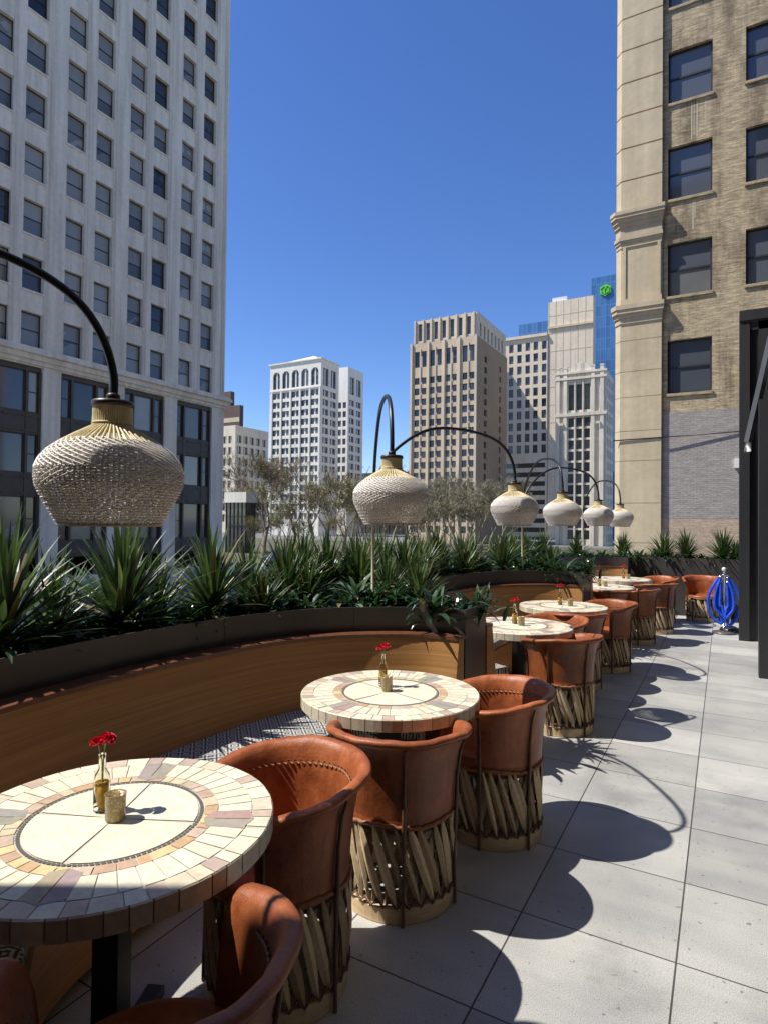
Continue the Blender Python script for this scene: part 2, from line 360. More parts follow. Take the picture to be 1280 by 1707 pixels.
def winmesh(w, h, style):
    """frame ring + rail in local coords x 0..w, z 0..h, facing -y; returns (frame mesh, pane mesh)"""
    key = (round(w, 2), round(h, 2), style)
    if key in WM: return WM[key]
    fm, pm = MB(), MB(); t = .06 if h < 3 else .1
    fm.box(0, t, -.03, .05, 0, h); fm.box(w - t, w, -.03, .05, 0, h); fm.box(t, w - t, -.03, .05, 0, t); fm.box(t, w - t, -.03, .05, h - t, h)
    if 'rail' in style: fm.box(t, w - t, -.022, .045, h / 2 - .03, h / 2 + .03)
    if 'pair' in style: m_ = w / 2; q = .22 if 'far' in style else .06; fm.box(m_ - q, m_ + q, -.04, .045, t, h - t, 1)
    if 'cols' in style:
        for k in (1, 2): fm.box(w * k / 3 - .03, w * k / 3 + .03, -.02, .045, t, h - t)
    pm.quad((t * .5, .02, t * .5), (w - t * .5, .02, t * .5), (w - t * .5, .02, h - t * .5), (t * .5, .02, h - t * .5))
    if 'blind' in style:  # roller blind behind the upper sash
        pm.quad((t, .012, h * .52), (w - t, .012, h * .52), (w - t, .012, h - t), (t, .012, h - t), 1)
    WM[key] = (fm, pm); return WM[key]
WME = {}
def window(parent, p, rz, w, h, style, fmat, pmat, sub=True, name='window', pm2=None, wallm=None):
    key = (round(w, 2), round(h, 2), style, fmat.name, pmat.name, sub, pm2.name if pm2 else '')
    if key not in WME:
        fm, pm = winmesh(w, h, style)
        if sub: WME[key] = (fm.mesh('window', [fmat, wallm or fmat]), pm.mesh('pane', [pmat, pm2 or pmat]))
        else:
            c = MB(); c.v = list(fm.v); c.f = list(fm.f); c.mi = list(fm.mi); c.c = list(fm.c); c.smooth = list(fm.smooth); n = len(c.v)
            c.v += pm.v
            for f_, mi in zip(pm.f, pm.mi): c.face(tuple(n + i for i in f_), 2 + mi)
            WME[key] = (c.mesh('window', [fmat, wallm or fmat, pmat, pm2 or pmat]), None)
    a, b_ = WME[key]
    o = obj(name, a, parent, p, rz)
    if b_: obj('pane', b_, o)
    return o

# --- large grey tower at left, facade plane X=-38 facing +X
LB = thing('office_tower', (-38, 39.2, GZ), 'tall grey stone office tower filling the left side, with ribbed piers and sash windows', 'building')
def L(x, y, z): return (x + 38, y - 39.2, z - GZ)
holes = []; wins = []
cols = [14.68, 16.81, 19.53, 21.62, 24.38, 26.51, 29.22, 31.33, 34.06, 36.35]
cw = [1.36] * 10
for j in range(11):
    z1 = 14.6 + 3.53 * j
    for i, c in enumerate(cols):
        holes.append((c, c + cw[i], z1 - 2.16, z1)); wins.append((c, z1 - 2.16, cw[i], 2.16, i, j))
lows = []
bays = [(14.6, 18.25), (19.45, 23.1), (24.3, 27.95), (29.15, 32.8), (34.02, 37.8)]
for (a, b_) in bays:
    holes.append((a, b_, -2.2, 11.25))
mb = MB()
facade(mb, L(-38, 0, 0), (0, 1, 0), (1, 0, 0), [8, 39.2], [GZ, 56.5], holes, .42)
mb.quad(L(-38, 39.2, GZ), L(-58, 39.2, GZ), L(-58, 39.2, 56.5), L(-38, 39.2, 56.5)); mb.quad(L(-38, 8, GZ), L(-58, 8, GZ), L(-58, 8, 56.5), L(-38, 8, 56.5))
mb.quad(L(-58, 8, GZ), L(-58, 39.2, GZ), L(-58, 39.2, 56.5), L(-58, 8, 56.5)); mb.quad(L(-38, 8, 56.5), L(-38, 39.2, 56.5), L(-58, 39.2, 56.5), L(-58, 8, 56.5))
mb.build('wall', M['lb_stone'], LB)
mb = MB()
for (z0, z1, d) in ((11.35, 11.6, .12), (11.6, 11.95, .28), (11.95, 12.2, .5), (12.2, 12.36, .38)): mb.box(0, d, 8 - 39.2, d, z0 - GZ, z1 - GZ)
mb.build('cornice', M['lb_stone'], LB); mb = MB()
for (z0, z1, d) in ((54.4, 54.8, .3), (54.8, 55.6, .7), (55.6, 56.2, 1.0)): mb.box(0, d, 8 - 39.2, d, z0 - GZ, z1 - GZ)
mb.build('cornice', M['lb_stone'], LB)
for yy in (13.6, 16.3, 18.4, 20.95, 23.12, 25.84, 27.98, 30.72, 32.86, 35.6, 37.85, 38.85):
    mb = MB()
    for dy in (-.13, .08): mb.box(0, .055, yy + dy - 39.2, yy + dy + .07 - 39.2, 12.37 - GZ, 54.38 - GZ)
    mb.box(0, .03, yy - .06 - 39.2, yy + .08 - 39.2, 12.37 - GZ, 54.38 - GZ); mb.build('rib', M['lb_rib'], LB)
mb = MB(); mb.box(-.05, 1.41, -.37, -.28, -.12, 0); SILL1 = mb.mesh('sill', M['lb_stone'])
for (c, z0, w, h, i, j) in wins:
    r = random.random()
    pm, st = (M['pane_blind'], 'rail') if r < .25 else ((M['pane_mid'], 'railblind') if r < .8 else (M['pane_dark'], 'rail'))
    if j >= 6 and random.random() < .5: pm, st = M['pane_dark'], 'rail'
    o = window(LB, L(-38 - .3, c, z0), pi / 2, w, h, st, M['black_matte'], pm, pm2=M['pane_blind'])
    obj('sill', SILL1, o)
for (a, b_) in bays:
    sp = MB()
    for (z0, z1) in ((6.95, 8.35), (3.02, 4.5), (-.9, .2)):
        sp.box(-.36, -.2, a - 39.2, b_ - 39.2, z0 - GZ, z1 - GZ)
        for k in range(3):
            y0 = a + .1 + k * 1.18; sp.box(-.2, -.15, y0 - 39.2, y0 + .1 - 39.2 + .95, z0 + .15 - GZ, z0 + .25 - GZ); sp.box(-.2, -.15, y0 - 39.2, y0 + .1 - 39.2 + .95, z1 - .3 - GZ, z1 - .2 - GZ)
    sp.box(-.36, -.22, a - 39.2, b_ - 39.2, 10.95 - GZ, 11.25 - GZ)
    for yy in (a, a + .83, b_ - .99, b_ - .16): sp.box(-.36, -.16, yy - 39.2, yy + .16 - 39.2, -2.2 - GZ, 11.0 - GZ)
    sp.build('spandrel', M['bronze'], LB)
    for (z0, z1) in ((8.35, 10.95), (4.5, 6.95), (.2, 3.02)):
        for (y0, w, st) in ((a + .16, .67, 'rail'), (a + .99, 1.67, 'plain'), (b_ - .83, .67, 'rail')):
            pm = random.choice([M['pane_mid'], M['pane_blind'], M['pane_dark'], M['pane_blue']])
            window(LB, L(-38 - .34, y0, z0), pi / 2, w, z1 - z0, st, M['bronze'], pm, pm2=M['pane_blind'])
tag(LB, kind=None)

# --- tan brick building at right, front plane Y=24 facing -Y
RB = thing('brick_building', (-3.57, 24, GZ), 'tan brick building on the right with limestone corner pilaster and a grey painted patch', 'building')
def Q(x, y, z): return (x + 3.57, y - 24, z - GZ)
holes = []; ws = []
for j in range(7):
    z0 = 6.39 + 3.52 * j
    for x0 in (-1.80, .63, 3.1, 5.5): holes.append((x0, x0 + 1.42, z0, z0 + 1.93)); ws.append((x0, z0))
mb = MB(); facade(mb, Q(0, 24, 0), (1, 0, 0), (0, -1, 0), [-1.98, 9], [GZ, 34], holes, .28)
mb.quad(Q(9, 24, GZ), Q(9, 40, GZ), Q(9, 40, 34), Q(9, 24, 34)); mb.quad(Q(-3.4, 24.2, GZ), Q(-3.4, 40, GZ), Q(-3.4, 40, 34), Q(-3.4, 24.2, 34)); mb.quad(Q(-3.4, 24, 34), Q(9, 24, 34), Q(9, 40, 34), Q(-3.4, 40, 34))
mb.quad(Q(-3.4, 40, GZ), Q(9, 40, GZ), Q(9, 40, 34), Q(-3.4, 40, 34))
mb.build('wall', M['tan_brick'], RB)
mb = MB(); mb.box(-.04, 1.46, -.22, -.14, -.10, 0); SILL2 = mb.mesh('sill', M['tan_brick'])
for (x0, z0) in ws:
    o = window(RB, Q(x0, 24 + .16, z0), 0, 1.42, 1.93, 'railblind', M['black_matte'], random.choice([M['pane_blue'], M['pane_mid'], M['pane_blue']]), pm2=M['pane_blue'])
    obj('sill', SILL2, o)
# corner pilaster: courses with chamfered left corner
mb = MB()
def course(x0, x1, yf, z0, z1, ch=.22):
    mb.prism([(x0 + 3.57, .6), (x0 + 3.57, yf + ch), (x0 + ch * .9 + 3.57, yf), (x1 + 3.57, yf), (x1 + 3.57, .6)], z0 - GZ, z1 - GZ)
zz = [13.25, 14.42, 15.64, 16.86, 18.1, 19.33, 20.55, 21.8, 23, 24.2, 25.5, 26.7, 28, 29.3, 34]
for a, b_ in zip(zz, zz[1:]):
    course(-3.54, -2.0, -.12, a, a + .06); course(-3.57, -1.98, -.17, a + .06, b_)
mb.build('pilaster', M['limestone'], RB); mb = MB()
for a, b_ in ((9.76, 10.02), (11.95, 12.1)): course(-3.57, -1.98, -.17, a, b_)
course(-3.57, -1.98, -.13, 10.02, 11.95); 
for xx in (-3.3, -2.12): mb.box(xx + 3.57, xx + .1 + 3.57, -.17, -.12, 10.021 - GZ, 11.949 - GZ)
mb.build('pilaster', M['limestone'], RB); mb = MB()
zl = [GZ, -.5, 1.0, 2.45, 4.0, 5.1, 6.35, 7.3, 8.45, 9.1]
for a, b_ in zip(zl, zl[1:]):
    course(-3.575, -1.985, -.145, a, a + .025); course(-3.58, -1.98, -.16, a + .025, b_)
mb.build('pilaster', M['limestone'], RB)
mb = MB()
for (z0, z1, e) in ((12.1, 12.2, .06), (12.2, 12.32, .12), (12.32, 12.7, .03), (12.7, 12.85, .12), (12.85, 13.0, .22), (13.0, 13.12, .33), (13.12, 13.25, .38)):
    course(-3.57 - e * .5, -1.98 + e * .3, -.17 - e * .6, z0, z1, .22)
mb.build('cornice', M['limestone_trim'], RB); mb = MB()
for (z0, z1, e) in ((9.1, 9.3, .05), (9.3, 9.45, .12), (9.45, 9.6, .24), (9.6, 9.76, .30)):
    course(-3.57 - e * .5, -1.98 + e * .3, -.17 - e * .6, z0, z1, .22)
mb.build('cornice', M['limestone_trim'], RB)
mb = MB(); mb.box(-1.975 + 3.57, .48 + 3.57, -.012, .05, 1.91 - GZ, 5.72 - GZ); mb.build('painted_patch', M['grey_brick'], RB)
mb = MB(); mb.box(-1.975 + 3.57, .48 + 3.57, -.008, .05, GZ - GZ, 1.905 - GZ); mb.build('plaster_patch', M['pink_brick'], RB)
mb = MB(); mb.tube([Q(-3.6, 23.8, 4.78), Q(-1.9, 23.82, 4.82), Q(.5, 23.95, 4.9)], .022, 6); mb.build('conduit', M['black'], RB)
mb = MB()
for (x0, z0, z1, w) in ((-1.05, 15.45, 16.8, .03), (-.97, 15.6, 16.8, .02), (-.88, 15.5, 16.8, .03), (-1.0, 12.2, 13.2, .03), (-.93, 12.6, 13.2, .02), (-.6, 15.9, 16.8, .02)):
    mb.box(x0 + 3.57, x0 + w + 3.57, -.004, .02, z0 - GZ, z1 - GZ)
mb.build('lime_streaks', M['streak'], RB)
mb = MB(); mb.box(.3 + 3.57, .46 + 3.57, -.12, -.013, 3.65 - GZ, 3.98 - GZ); mb.build('junction_box', M['white'], RB)

# --- generic far tower
def tower(name, label, x0, x1, y0, y1, z1, wallm, front, side, pane, depth=.5, trim=None, sidem=None, fstyle='pairfar', sstyle='pairfar', fm=None, extra_front=None):
    T = thing(name, (x0, y0, GZ), label, 'building')
    def A(x, y, z): return (x - x0, y - y0, z - GZ)
    mb = MB(); facade(mb, A(0, y0, 0), (1, 0, 0), (0, -1, 0), [x0, x1], [GZ, z1], front, depth)
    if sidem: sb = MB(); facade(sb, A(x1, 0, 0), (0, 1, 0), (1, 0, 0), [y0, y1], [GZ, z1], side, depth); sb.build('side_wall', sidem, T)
    else: facade(mb, A(x1, 0, 0), (0, 1, 0), (1, 0, 0), [y0, y1], [GZ, z1], side, depth)
    mb.quad(A(x0, y0, GZ), A(x0, y1, GZ), A(x0, y1, z1), A(x0, y0, z1)); mb.quad(A(x0, y1, GZ), A(x1, y1, GZ), A(x1, y1, z1), A(x0, y1, z1))
    mb.build('wall', wallm, T)
    mb = MB(); mb.box(.3, x1 - x0 - .3, .3, y1 - y0 - .3, z1 - .6 - GZ, z1 - .3 - GZ); mb.build('roof', M['roof'], T)
    for (a, b_, c, d) in front: window(T, A(a, y0 + depth * .8, c), 0, b_ - a, d - c, fstyle if (b_ - a) > 1.6 else 'rail', fm or M['black_matte'], pane, sub=False, wallm=wallm)
    for (a, b_, c, d) in side: window(T, A(x1 - depth * .8, a, c), pi / 2, b_ - a, d - c, sstyle if (b_ - a) > 1.6 else 'rail', fm or M['black_matte'], pane, sub=False, wallm=wallm)
    return T, A
# white arched tower
x0, x1, y0, y1 = -125.9, -106.2, 150, 159.7
fr = []; bw = (x1 - x0 - 1.2) / 5
for k in range(5):
    a = x0 + .9 + k * bw
    for j in range(14): zt = 41.9 - j * 2.9; fr.append((a + .2, a + bw - .55, zt - 1.9, zt))
    fr.append((a + .3, a + bw - .65, 43.2, 48.6))
sd = []
for k in range(2):
    a = y0 + .9 + k * 4.1
    for j in range(9): zt = 41.9 - j * 2.9; sd.append((a + .2, a + 3.3, zt - 1.9, zt))
    sd.append((a + .3, a + 3.2, 43.2, 48.6))
W1, A = tower('white_tower', 'white terracotta tower with a row of tall arched windows under its roofline', x0, x1, y0, y1, 51.2, M['white_stone'], fr, sd, M['pane_far'])
def arches(T, A, rects, xf=None, yf=None):
    mb = MB()
    for (a, b_, z0, z1) in rects:
        r = (b_ - a) / 2; cz = z1 - r; n = 8
        for sgn in (-1, 1):
            pts = []
            for q in range(n + 1):
                an = pi / 2 * q / n; pts.append(((a + b_) / 2 + sgn * r * cos(an), cz + r * sin(an)))
            pts.append(((a + b_) / 2 + sgn * r, z1))
            P3 = [A(u, yf + .02, z) if yf is not None else A(xf - .02, u, z) for u, z in pts]
            mb.poly(P3); 
            for i in range(n):
                q1, q2 = P3[i], P3[i + 1]; dd = V((0, .45, 0)) if yf is not None else V((-.45, 0, 0))
                mb.quad(q1, q2, V(q2) + dd, V(q1) + dd)
    mb.build('arch_surrounds', M['white_stone'], T)
arches(W1, A, [f for f in fr if f[3] > 45], yf=y0); 
mb = MB()
for k in range(6): xx = x0 + .65 + k * bw; mb.box(xx - x0, xx - x0 + .5, -.25, 0, 0, 42.4 - GZ)
mb.box(0, x1 - x0, -.3, 0, 42.4 - GZ, 42.75 - GZ); mb.box(-.3, x1 - x0 + .3, -.4, 0, 50.9 - GZ, 51.3 - GZ); mb.box(x1 - x0, x1 - x0 + .35, 0, y1 - y0, 50.9 - GZ, 51.3 - GZ)
mb.build('pier_trim', M['white_stone'], W1)
mb = MB(); cx, cy = (x1 - x0) / 2, (y1 - y0) / 2; pk = (cx + 3, cy + 1, 54.0 - GZ); cs = [(.5, .5), (x1 - x0 - .5, .5), (x1 - x0 - .5, y1 - y0 - .5), (.5, y1 - y0 - .5)]
for i in range(4): a, b_ = cs[i], cs[(i + 1) % 4]; mb.poly([(a[0], a[1], 51.2 - GZ), (b_[0], b_[1], 51.2 - GZ), pk])
mb.build('hip_roof', M['white_stone'], W1)
x0, x1, y0, y1 = -122.0, -114.5, 178, 188.1
sd = []
for k in range(2):
    a = y0 + .9 + k * 4.4
    for j in range(12): zt = 44.6 - j * 3.2; sd.append((a + .2, a + 3.3, zt - 2.1, zt))
    sd.append((a + .3, a + 3.2, 46.5, 52.6))
fr = [(-118.6 + k * 2, -117.2 + k * 2, 41.5 - j * 3.2, 43.6 - j * 3.2) for k in (0, 1) for j in range(12)]
W2, A = tower('white_tower', 'narrower white tower wing standing just behind the arched white tower', x0, x1, y0, y1, 55.9, M['white_stone'], fr, sd, M['pane_far'])
# tan tower
x0, x1, y0, y1 = -60.8, -45.3, 120, 140.1
fr = []
bays_ = [(-59.9, -57.0), (-56.2, -53.4), (-52.4, -49.9), (-48.6, -45.9)]
for (a, b_) in bays_:
    for j in range(15): zt = 33.6 - j * 2.33; fr.append((a, b_, zt - 1.45, zt))
    fr.append((a, b_, 35.9, 39.4))
sd = []
for (a, w) in ((124.5, 1.6), (134.5, 1.2)):
    for j in range(15): zt = 38.0 - j * 2.33; sd.append((y0 + (a - y0), a + w, zt - 1.4, zt))
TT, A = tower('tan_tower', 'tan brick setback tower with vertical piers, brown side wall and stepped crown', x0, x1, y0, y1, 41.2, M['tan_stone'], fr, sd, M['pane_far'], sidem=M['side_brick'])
HT = thing('unseen_shade_tower', (-66, 158, GZ), 'plain narrow tower added out of sight behind the tan tower to shade the office block', 'building')  # added out of sight only to throw the diagonal shadow on the office block
mb = MB(); mb.box(0, 5, 0, 8, 0, 56 - GZ); mb.build('wall', M['tan_stone'], HT)
mb = MB(); mb.box(-.2, 5.2, -.2, 8.2, 55.4 - GZ, 56.2 - GZ); mb.build('parapet', M['tan_trim'], HT)
mb = MB()
for xx in (-60.8, -56.7, -53.0, -49.5, -45.75): mb.box(xx - x0, xx - x0 + .45, -.35, 0, 0, 41.3 - GZ)
for (a, b_) in bays_: mb.box((a + b_) / 2 - x0 - .12, (a + b_) / 2 - x0 + .12, -.2, 0, 0, 40 - GZ)
mb.build('pier_trim', M['tan_trim'], TT)
mb = MB(); hol = [(-59.2 + k * 1.9, -58.3 + k * 1.9, 41.8, 45.6) for k in range(7)]
facade(mb, A(0, 120.3, 0), (1, 0, 0), (0, -1, 0), [-60.1, -45.5], [41.2, 46.3], hol, .4); facade(mb, A(-45.5, 0, 0), (0, 1, 0), (1, 0, 0), [120.3, 139.6], [41.2, 46.5], [(122 + k * 2.4, 123 + k * 2.4, 41.6, 44.5) for k in range(7)], .4)
mb.quad(A(-60.1, 120.3, 41.2), A(-60.1, 139.6, 41.2), A(-60.1, 139.6, 46.3), A(-60.1, 120.3, 46.3)); mb.quad(A(-60.1, 120.3, 46.3), A(-45.5, 120.3, 46.3), A(-45.5, 139.6, 46.3), A(-60.1, 139.6, 46.3))
for k in range(8): xx = -60.1 + k * 1.97; mb.box(xx - x0, xx - x0 + .35, -.02, .3, 41.2 - GZ, 46.42 - GZ)
mb.build('crown', M['tan_trim'], TT)
mb = MB(); mb.box(.9, x1 - x0 - .4, .75, .8, 41.3 - GZ, 46.0 - GZ); mb.box(x1 - x0 - .75, x1 - x0 - .7, 1, 19, 41.3 - GZ, 46.0 - GZ); mb.build('crown_glazing', M['pane_mid'], TT)
# C1 office block + slab
x0, x1, y0, y1 = -56, -43.35, 170, 192
fr = [(x, x + 1.3, z, z + 2.3) for x in (-54.4, -52.0, -49.6, -47.3, -44.9) for z in [51.0 - 3.25 * j for j in range(10)]]
C1, A = tower('office_block', 'pale office block with square windows between the tan tower and the plain slab', x0, x1, y0, y1, 55.3, M['slab_stone'], fr, [], M['pane_far'])
mb = MB(); mb.box(-.2, 12.6, -.5, 0, 54.6 - GZ, 55.4 - GZ); mb.build('cornice', M['slab_stone'], C1)
mb = MB()
for j in range(9): z = 17.6 - j * 2.6 + 0; mb.box(.6, 12.2, -.06, .1, z - GZ, z + 1.3 - GZ)
mb.build('parking_louvres', M['pane_dark'], C1)
mb = MB(); mb.box(2, 12.4, 8, 20, 55.4 - GZ, 61.5 - GZ); mb.build('glass_penthouse', M['curtain'], C1)
SL = thing('slab_tower', (-43.3, 170.4, GZ), 'tall plain beige slab tower with panel joints beside the blue glass tower', 'building')
mb = MB(); mb.box(0, 12.3, 0, 2.5, 0, 64 - GZ)
mb.build('wall', M['slab_stone'], SL)
mb = MB()
for k in range(7): mb.box(k * 2.0 + .1, k * 2.0 + .22, -.06, 0, 0, 64.1 - GZ)
for j in range(12): mb.box(0, 12.3, -.05, 0, 60 - j * 5 - GZ, 60.12 - j * 5 - GZ)
mb.box(0, 12.3, -.5, 0, 56.4 - GZ, 57.0 - GZ); mb.build('panel_joints', M['tan_stone'], SL)
mb = MB(); mb.box(1, 5, .4, 2.2, 64 - GZ, 65.2 - GZ); mb.build('roof_plant', M['white'], SL)
# blue glass tower with green hexagon emblem
GL = thing('glass_tower', (-38, 205, GZ), 'blue glass curtain wall tower bearing a green hexagonal emblem near its top', 'building')
mb = MB(); mb.box(0, 14, 0, 20, 0, 82.3 - GZ); mb.build('curtain_wall', M['curtain'], GL)
mb = MB()
for k in range(10): mb.box(k * 1.5 - .08, k * 1.5 + .08, -.05, 0, 0, 82.35 - GZ)
mb.build('mullions', M['curtain'], GL)
mb = MB(); c = V((-33.6 + 38, -.5, 77.6 - GZ)); hexp = [(c.x + 1.95 * cos(pi / 6 + k * pi / 3), c.y, c.z + 1.95 * sin(pi / 6 + k * pi / 3)) for k in range(6)]
mb.poly(hexp); mb.poly([(p[0], p[1] + .3, p[2]) for p in hexp])
for i in range(6): a, b_ = hexp[i], hexp[(i + 1) % 6]; mb.quad(a, b_, (b_[0], b_[1] + .3, b_[2]), (a[0], a[1] + .3, a[2]))
e = mb.build('emblem', M['green_sign'], GL)
mb = MB()
for (dx, dz, dx2, dz2) in ((-1.3, .5, -.5, 1.1), (-.5, 1.1, -.1, .2), (-.1, .2, -.1, -1.3), (.1, .2, .5, 1.1), (.5, 1.1, 1.3, .5), (1.3, .5, 1.1, -.7), (1.1, -.7, .1, -1.3), (-1.3, .5, -1.1, -.7), (-1.1, -.7, -.1, -1.3)):
    mb.tube([(c.x + dx, c.y - .05, c.z + dz), (c.x + dx2, c.y - .05, c.z + dz2)], .14, 4)
mb.build('emblem_lines', M['green_sign_dark'], GL)
# gothic tower
x0, x1, y0, y1 = -31.1, -21.1, 130, 139.3
fr = [(-28.7 + k * 1.62, -27.5 + k * 1.62, 25.6, 31.0) for k in range(3)]
for k in range(3):
    for j in range(11): fr.append((-28.7 + k * 1.62, -27.5 + k * 1.62, 24.0 - j * 2.35 - 1.9, 24.0 - j * 2.35))
sd = [(131.2 + k * 2.1, 132.2 + k * 2.1, 30.5 - j * 2.5, 32.2 - j * 2.5) for k in range(4) for j in range(14)]
GO, A = tower('gothic_tower', 'ornate pale gothic tower with tall mullioned bays and a pinnacled parapet', x0, x1, y0, y1, 33.6, M['goth_stone'], fr, sd, M['pane_far'])
mb = MB()
for xx in (-31.1, -29.6, -24.0, -22.2): mb.box(xx - x0, xx - x0 + .7, -.5, 0, 0, 34.4 - GZ); mb.prism([(xx - x0 - .05, -.55), (xx - x0 + .75, -.55), (xx - x0 + .75, .1), (xx - x0 - .05, .1)], 34.4 - GZ, 34.7 - GZ)
for xx in (-27.5, -25.88): mb.box(xx - x0 + .08, xx - x0 + .34, -.35, 0, 0, 35.6 - GZ)
for z, t in ((24.3, .7), (32.0, .5), (33.2, .45)): mb.box(-.2, 10.2, -.6, 0, z - GZ, z + t - GZ)
gp = [(-29.4, 33.6), (-28.6, 34.2), (-27.4, 35.2), (-26.2, 35.6), (-25.0, 35.2), (-23.8, 34.2), (-23.0, 33.6)]
for yy in (-.3, .4): mb.poly([(p[0] - x0, yy, p[1] - GZ) for p in gp])
for p, q in zip(gp, gp[1:]): mb.quad((p[0] - x0, -.3, p[1] - GZ), (q[0] - x0, -.3, q[1] - GZ), (q[0] - x0, .4, q[1] - GZ), (p[0] - x0, .4, p[1] - GZ))
for k in range(5):
    xx = -30.9 + k * 2.3; mb.box(xx - x0, xx - x0 + .35, -.35, .1, 33.6 - GZ, (34.6 + .7 * (k == 2)) - GZ)
for xx in (-30.5, -23.0): mb.box(xx - x0, xx - x0 + .9, -.9, -.5, 22.4 - GZ, 22.9 - GZ)
mb.build('buttresses', M['goth_stone'], GO)
# low cream building + brown block + small ones
x0, x1, y0, y1 = -168, -158.9, 170, 188.8
fr = [(-165 + k * 2.6, -163.3 + k * 2.6, 33.4 - j * 4.2 - 2.8, 33.4 - j * 4.2) for k in range(2) for j in range(8)]
sd = [(171 + k * 3.5, 173.4 + k * 3.5, 33.8 - j * 4.2 - 2.9, 33.8 - j * 4.2) for k in range(5) for j in range(8)]
tower('cream_building', 'low cream stone building at the edge of the left tower, above the bare tree', x0, x1, y0, y1, 37.3, M['cream_stone'], fr, sd, M['pane_far'], depth=.7)
BB = thing('brown_building', (-262, 260, GZ), 'dark brown stepped block rising behind the low cream building', 'building')
mb = MB(); mb.box(0, 15, 0, 3, 0, 76 - GZ); mb.box(15, 22, 0, 3, 0, 67.5 - GZ); mb.build('wall', M['brown_brick'], BB)
mb = MB(); 
for j in range(8): mb.box(3, 21.8, -.1, 0, 58 - j * 6 - GZ, 60.6 - j * 6 - GZ)
mb.build('band_course', M['tan_stone'], BB)
GB = thing('glass_building', (-112, 200, GZ), 'low dark glazed building with lattice rooftop beyond the park trees', 'building')
mb = MB(); mb.box(-24, 22, 0, 14, 0, 20.5 - GZ); mb.build('wall', M['pane_dark'], GB)
mb = MB()
for k in range(24): mb.box(-24 + k * 2, -23.8 + k * 2, -.2, 0, 0, 20.5 - GZ)
for j in range(6): mb.box(-24, 22, -.15, 0, 20.0 - j * 3 - GZ, 20.35 - j * 3 - GZ)
for k in range(15): mb.tube([(-24 + k * 3, 2, 20.5 - GZ), (-22.5 + k * 3, 2, 23.5 - GZ), (-21 + k * 3, 2, 20.5 - GZ)], .15, 4)
mb.build('frame_lattice', M['awning_arm'], GB)
# white low pavilion beyond the left tower's corner
WL = thing('low_pavilion', (-59.5, 62, GZ), 'small white flat-roofed building with black-framed glass past the grey tower corner', 'building')
mb = MB(); mb.box(0, 3.9, -.3, 2, 4.1 - GZ, 5.5 - GZ); mb.build('fascia', M['white_stone'], WL)
mb = MB(); mb.box(.1, 3.8, 0, 1.8, 0, 4.09 - GZ); mb.build('glazing', M['pane_dark'], WL)
mb = MB()
for k in range(6): mb.box(.1 + k * .7, .2 + k * .7, -.1, 0, 0, 4.09 - GZ)
mb.box(.1, 3.8, -.09, 0, .9 - GZ, 1.05 - GZ); mb.box(.1, 3.8, -.09, 0, 2.2 - GZ, 2.3 - GZ); mb.build('mullions', M['black'], WL)
# unseen block added behind the camera to hold back sky light
NB = thing('rear_sky_blocker', (-10, -3.9, GZ), 'unseen dark brick block added behind the camera to hold back sky light', 'building')
YN = .875 - .57 * (10 - 1.526) - 3.2
mb = MB(); mb.box(0, 22, -14, YN + 3.9, 0, 30 - GZ); mb.build('wall', M['dark_wall'], NB)
mb = MB()
for k in range(5):
    for j in range(6): mb.box(1.5 + k * 4, 3.2 + k * 4, YN + 3.9, YN + 3.93, 4 + j * 4, 6 + j * 4)
mb.build('windows', M['pane_dark'], NB)

EW = thing('added_shade_screen', (-3.316, -.15, 0), 'unseen dark screen added at the near end of the terrace to shade the nearest table', 'wall')  # screen added out of view to shade the first table and front chair
mb = MB(); mb.box(0, 3.1, -.14, 0, 0, 4.35); mb.build('panel', M['black_matte'], EW)
mb = MB(); mb.box(-.004, .06, -.16, .004, 0, 4.36); mb.build('frame', M['black'], EW)
HB = thing('side_sky_blocker', (1.6, -18, 0), 'unseen dark brick block added right of the terrace to cut sky light', 'building')  # block added out of view to reduce sky fill and deepen the shade
mb = MB(); mb.box(0, 24, 0, 25.5, 3.4, 27); mb.box(.6, 24, 0, 25.5, 0, 3.39); mb.build('wall', M['dark_wall'], HB)
mb = MB()
for k in range(6):
    for j in range(6): mb.box(-.03, 0, 1.5 + k * 4, 3.2 + k * 4, 5 + j * 3.5, 7 + j * 3.5)
mb.build('windows', M['pane_dark'], HB)
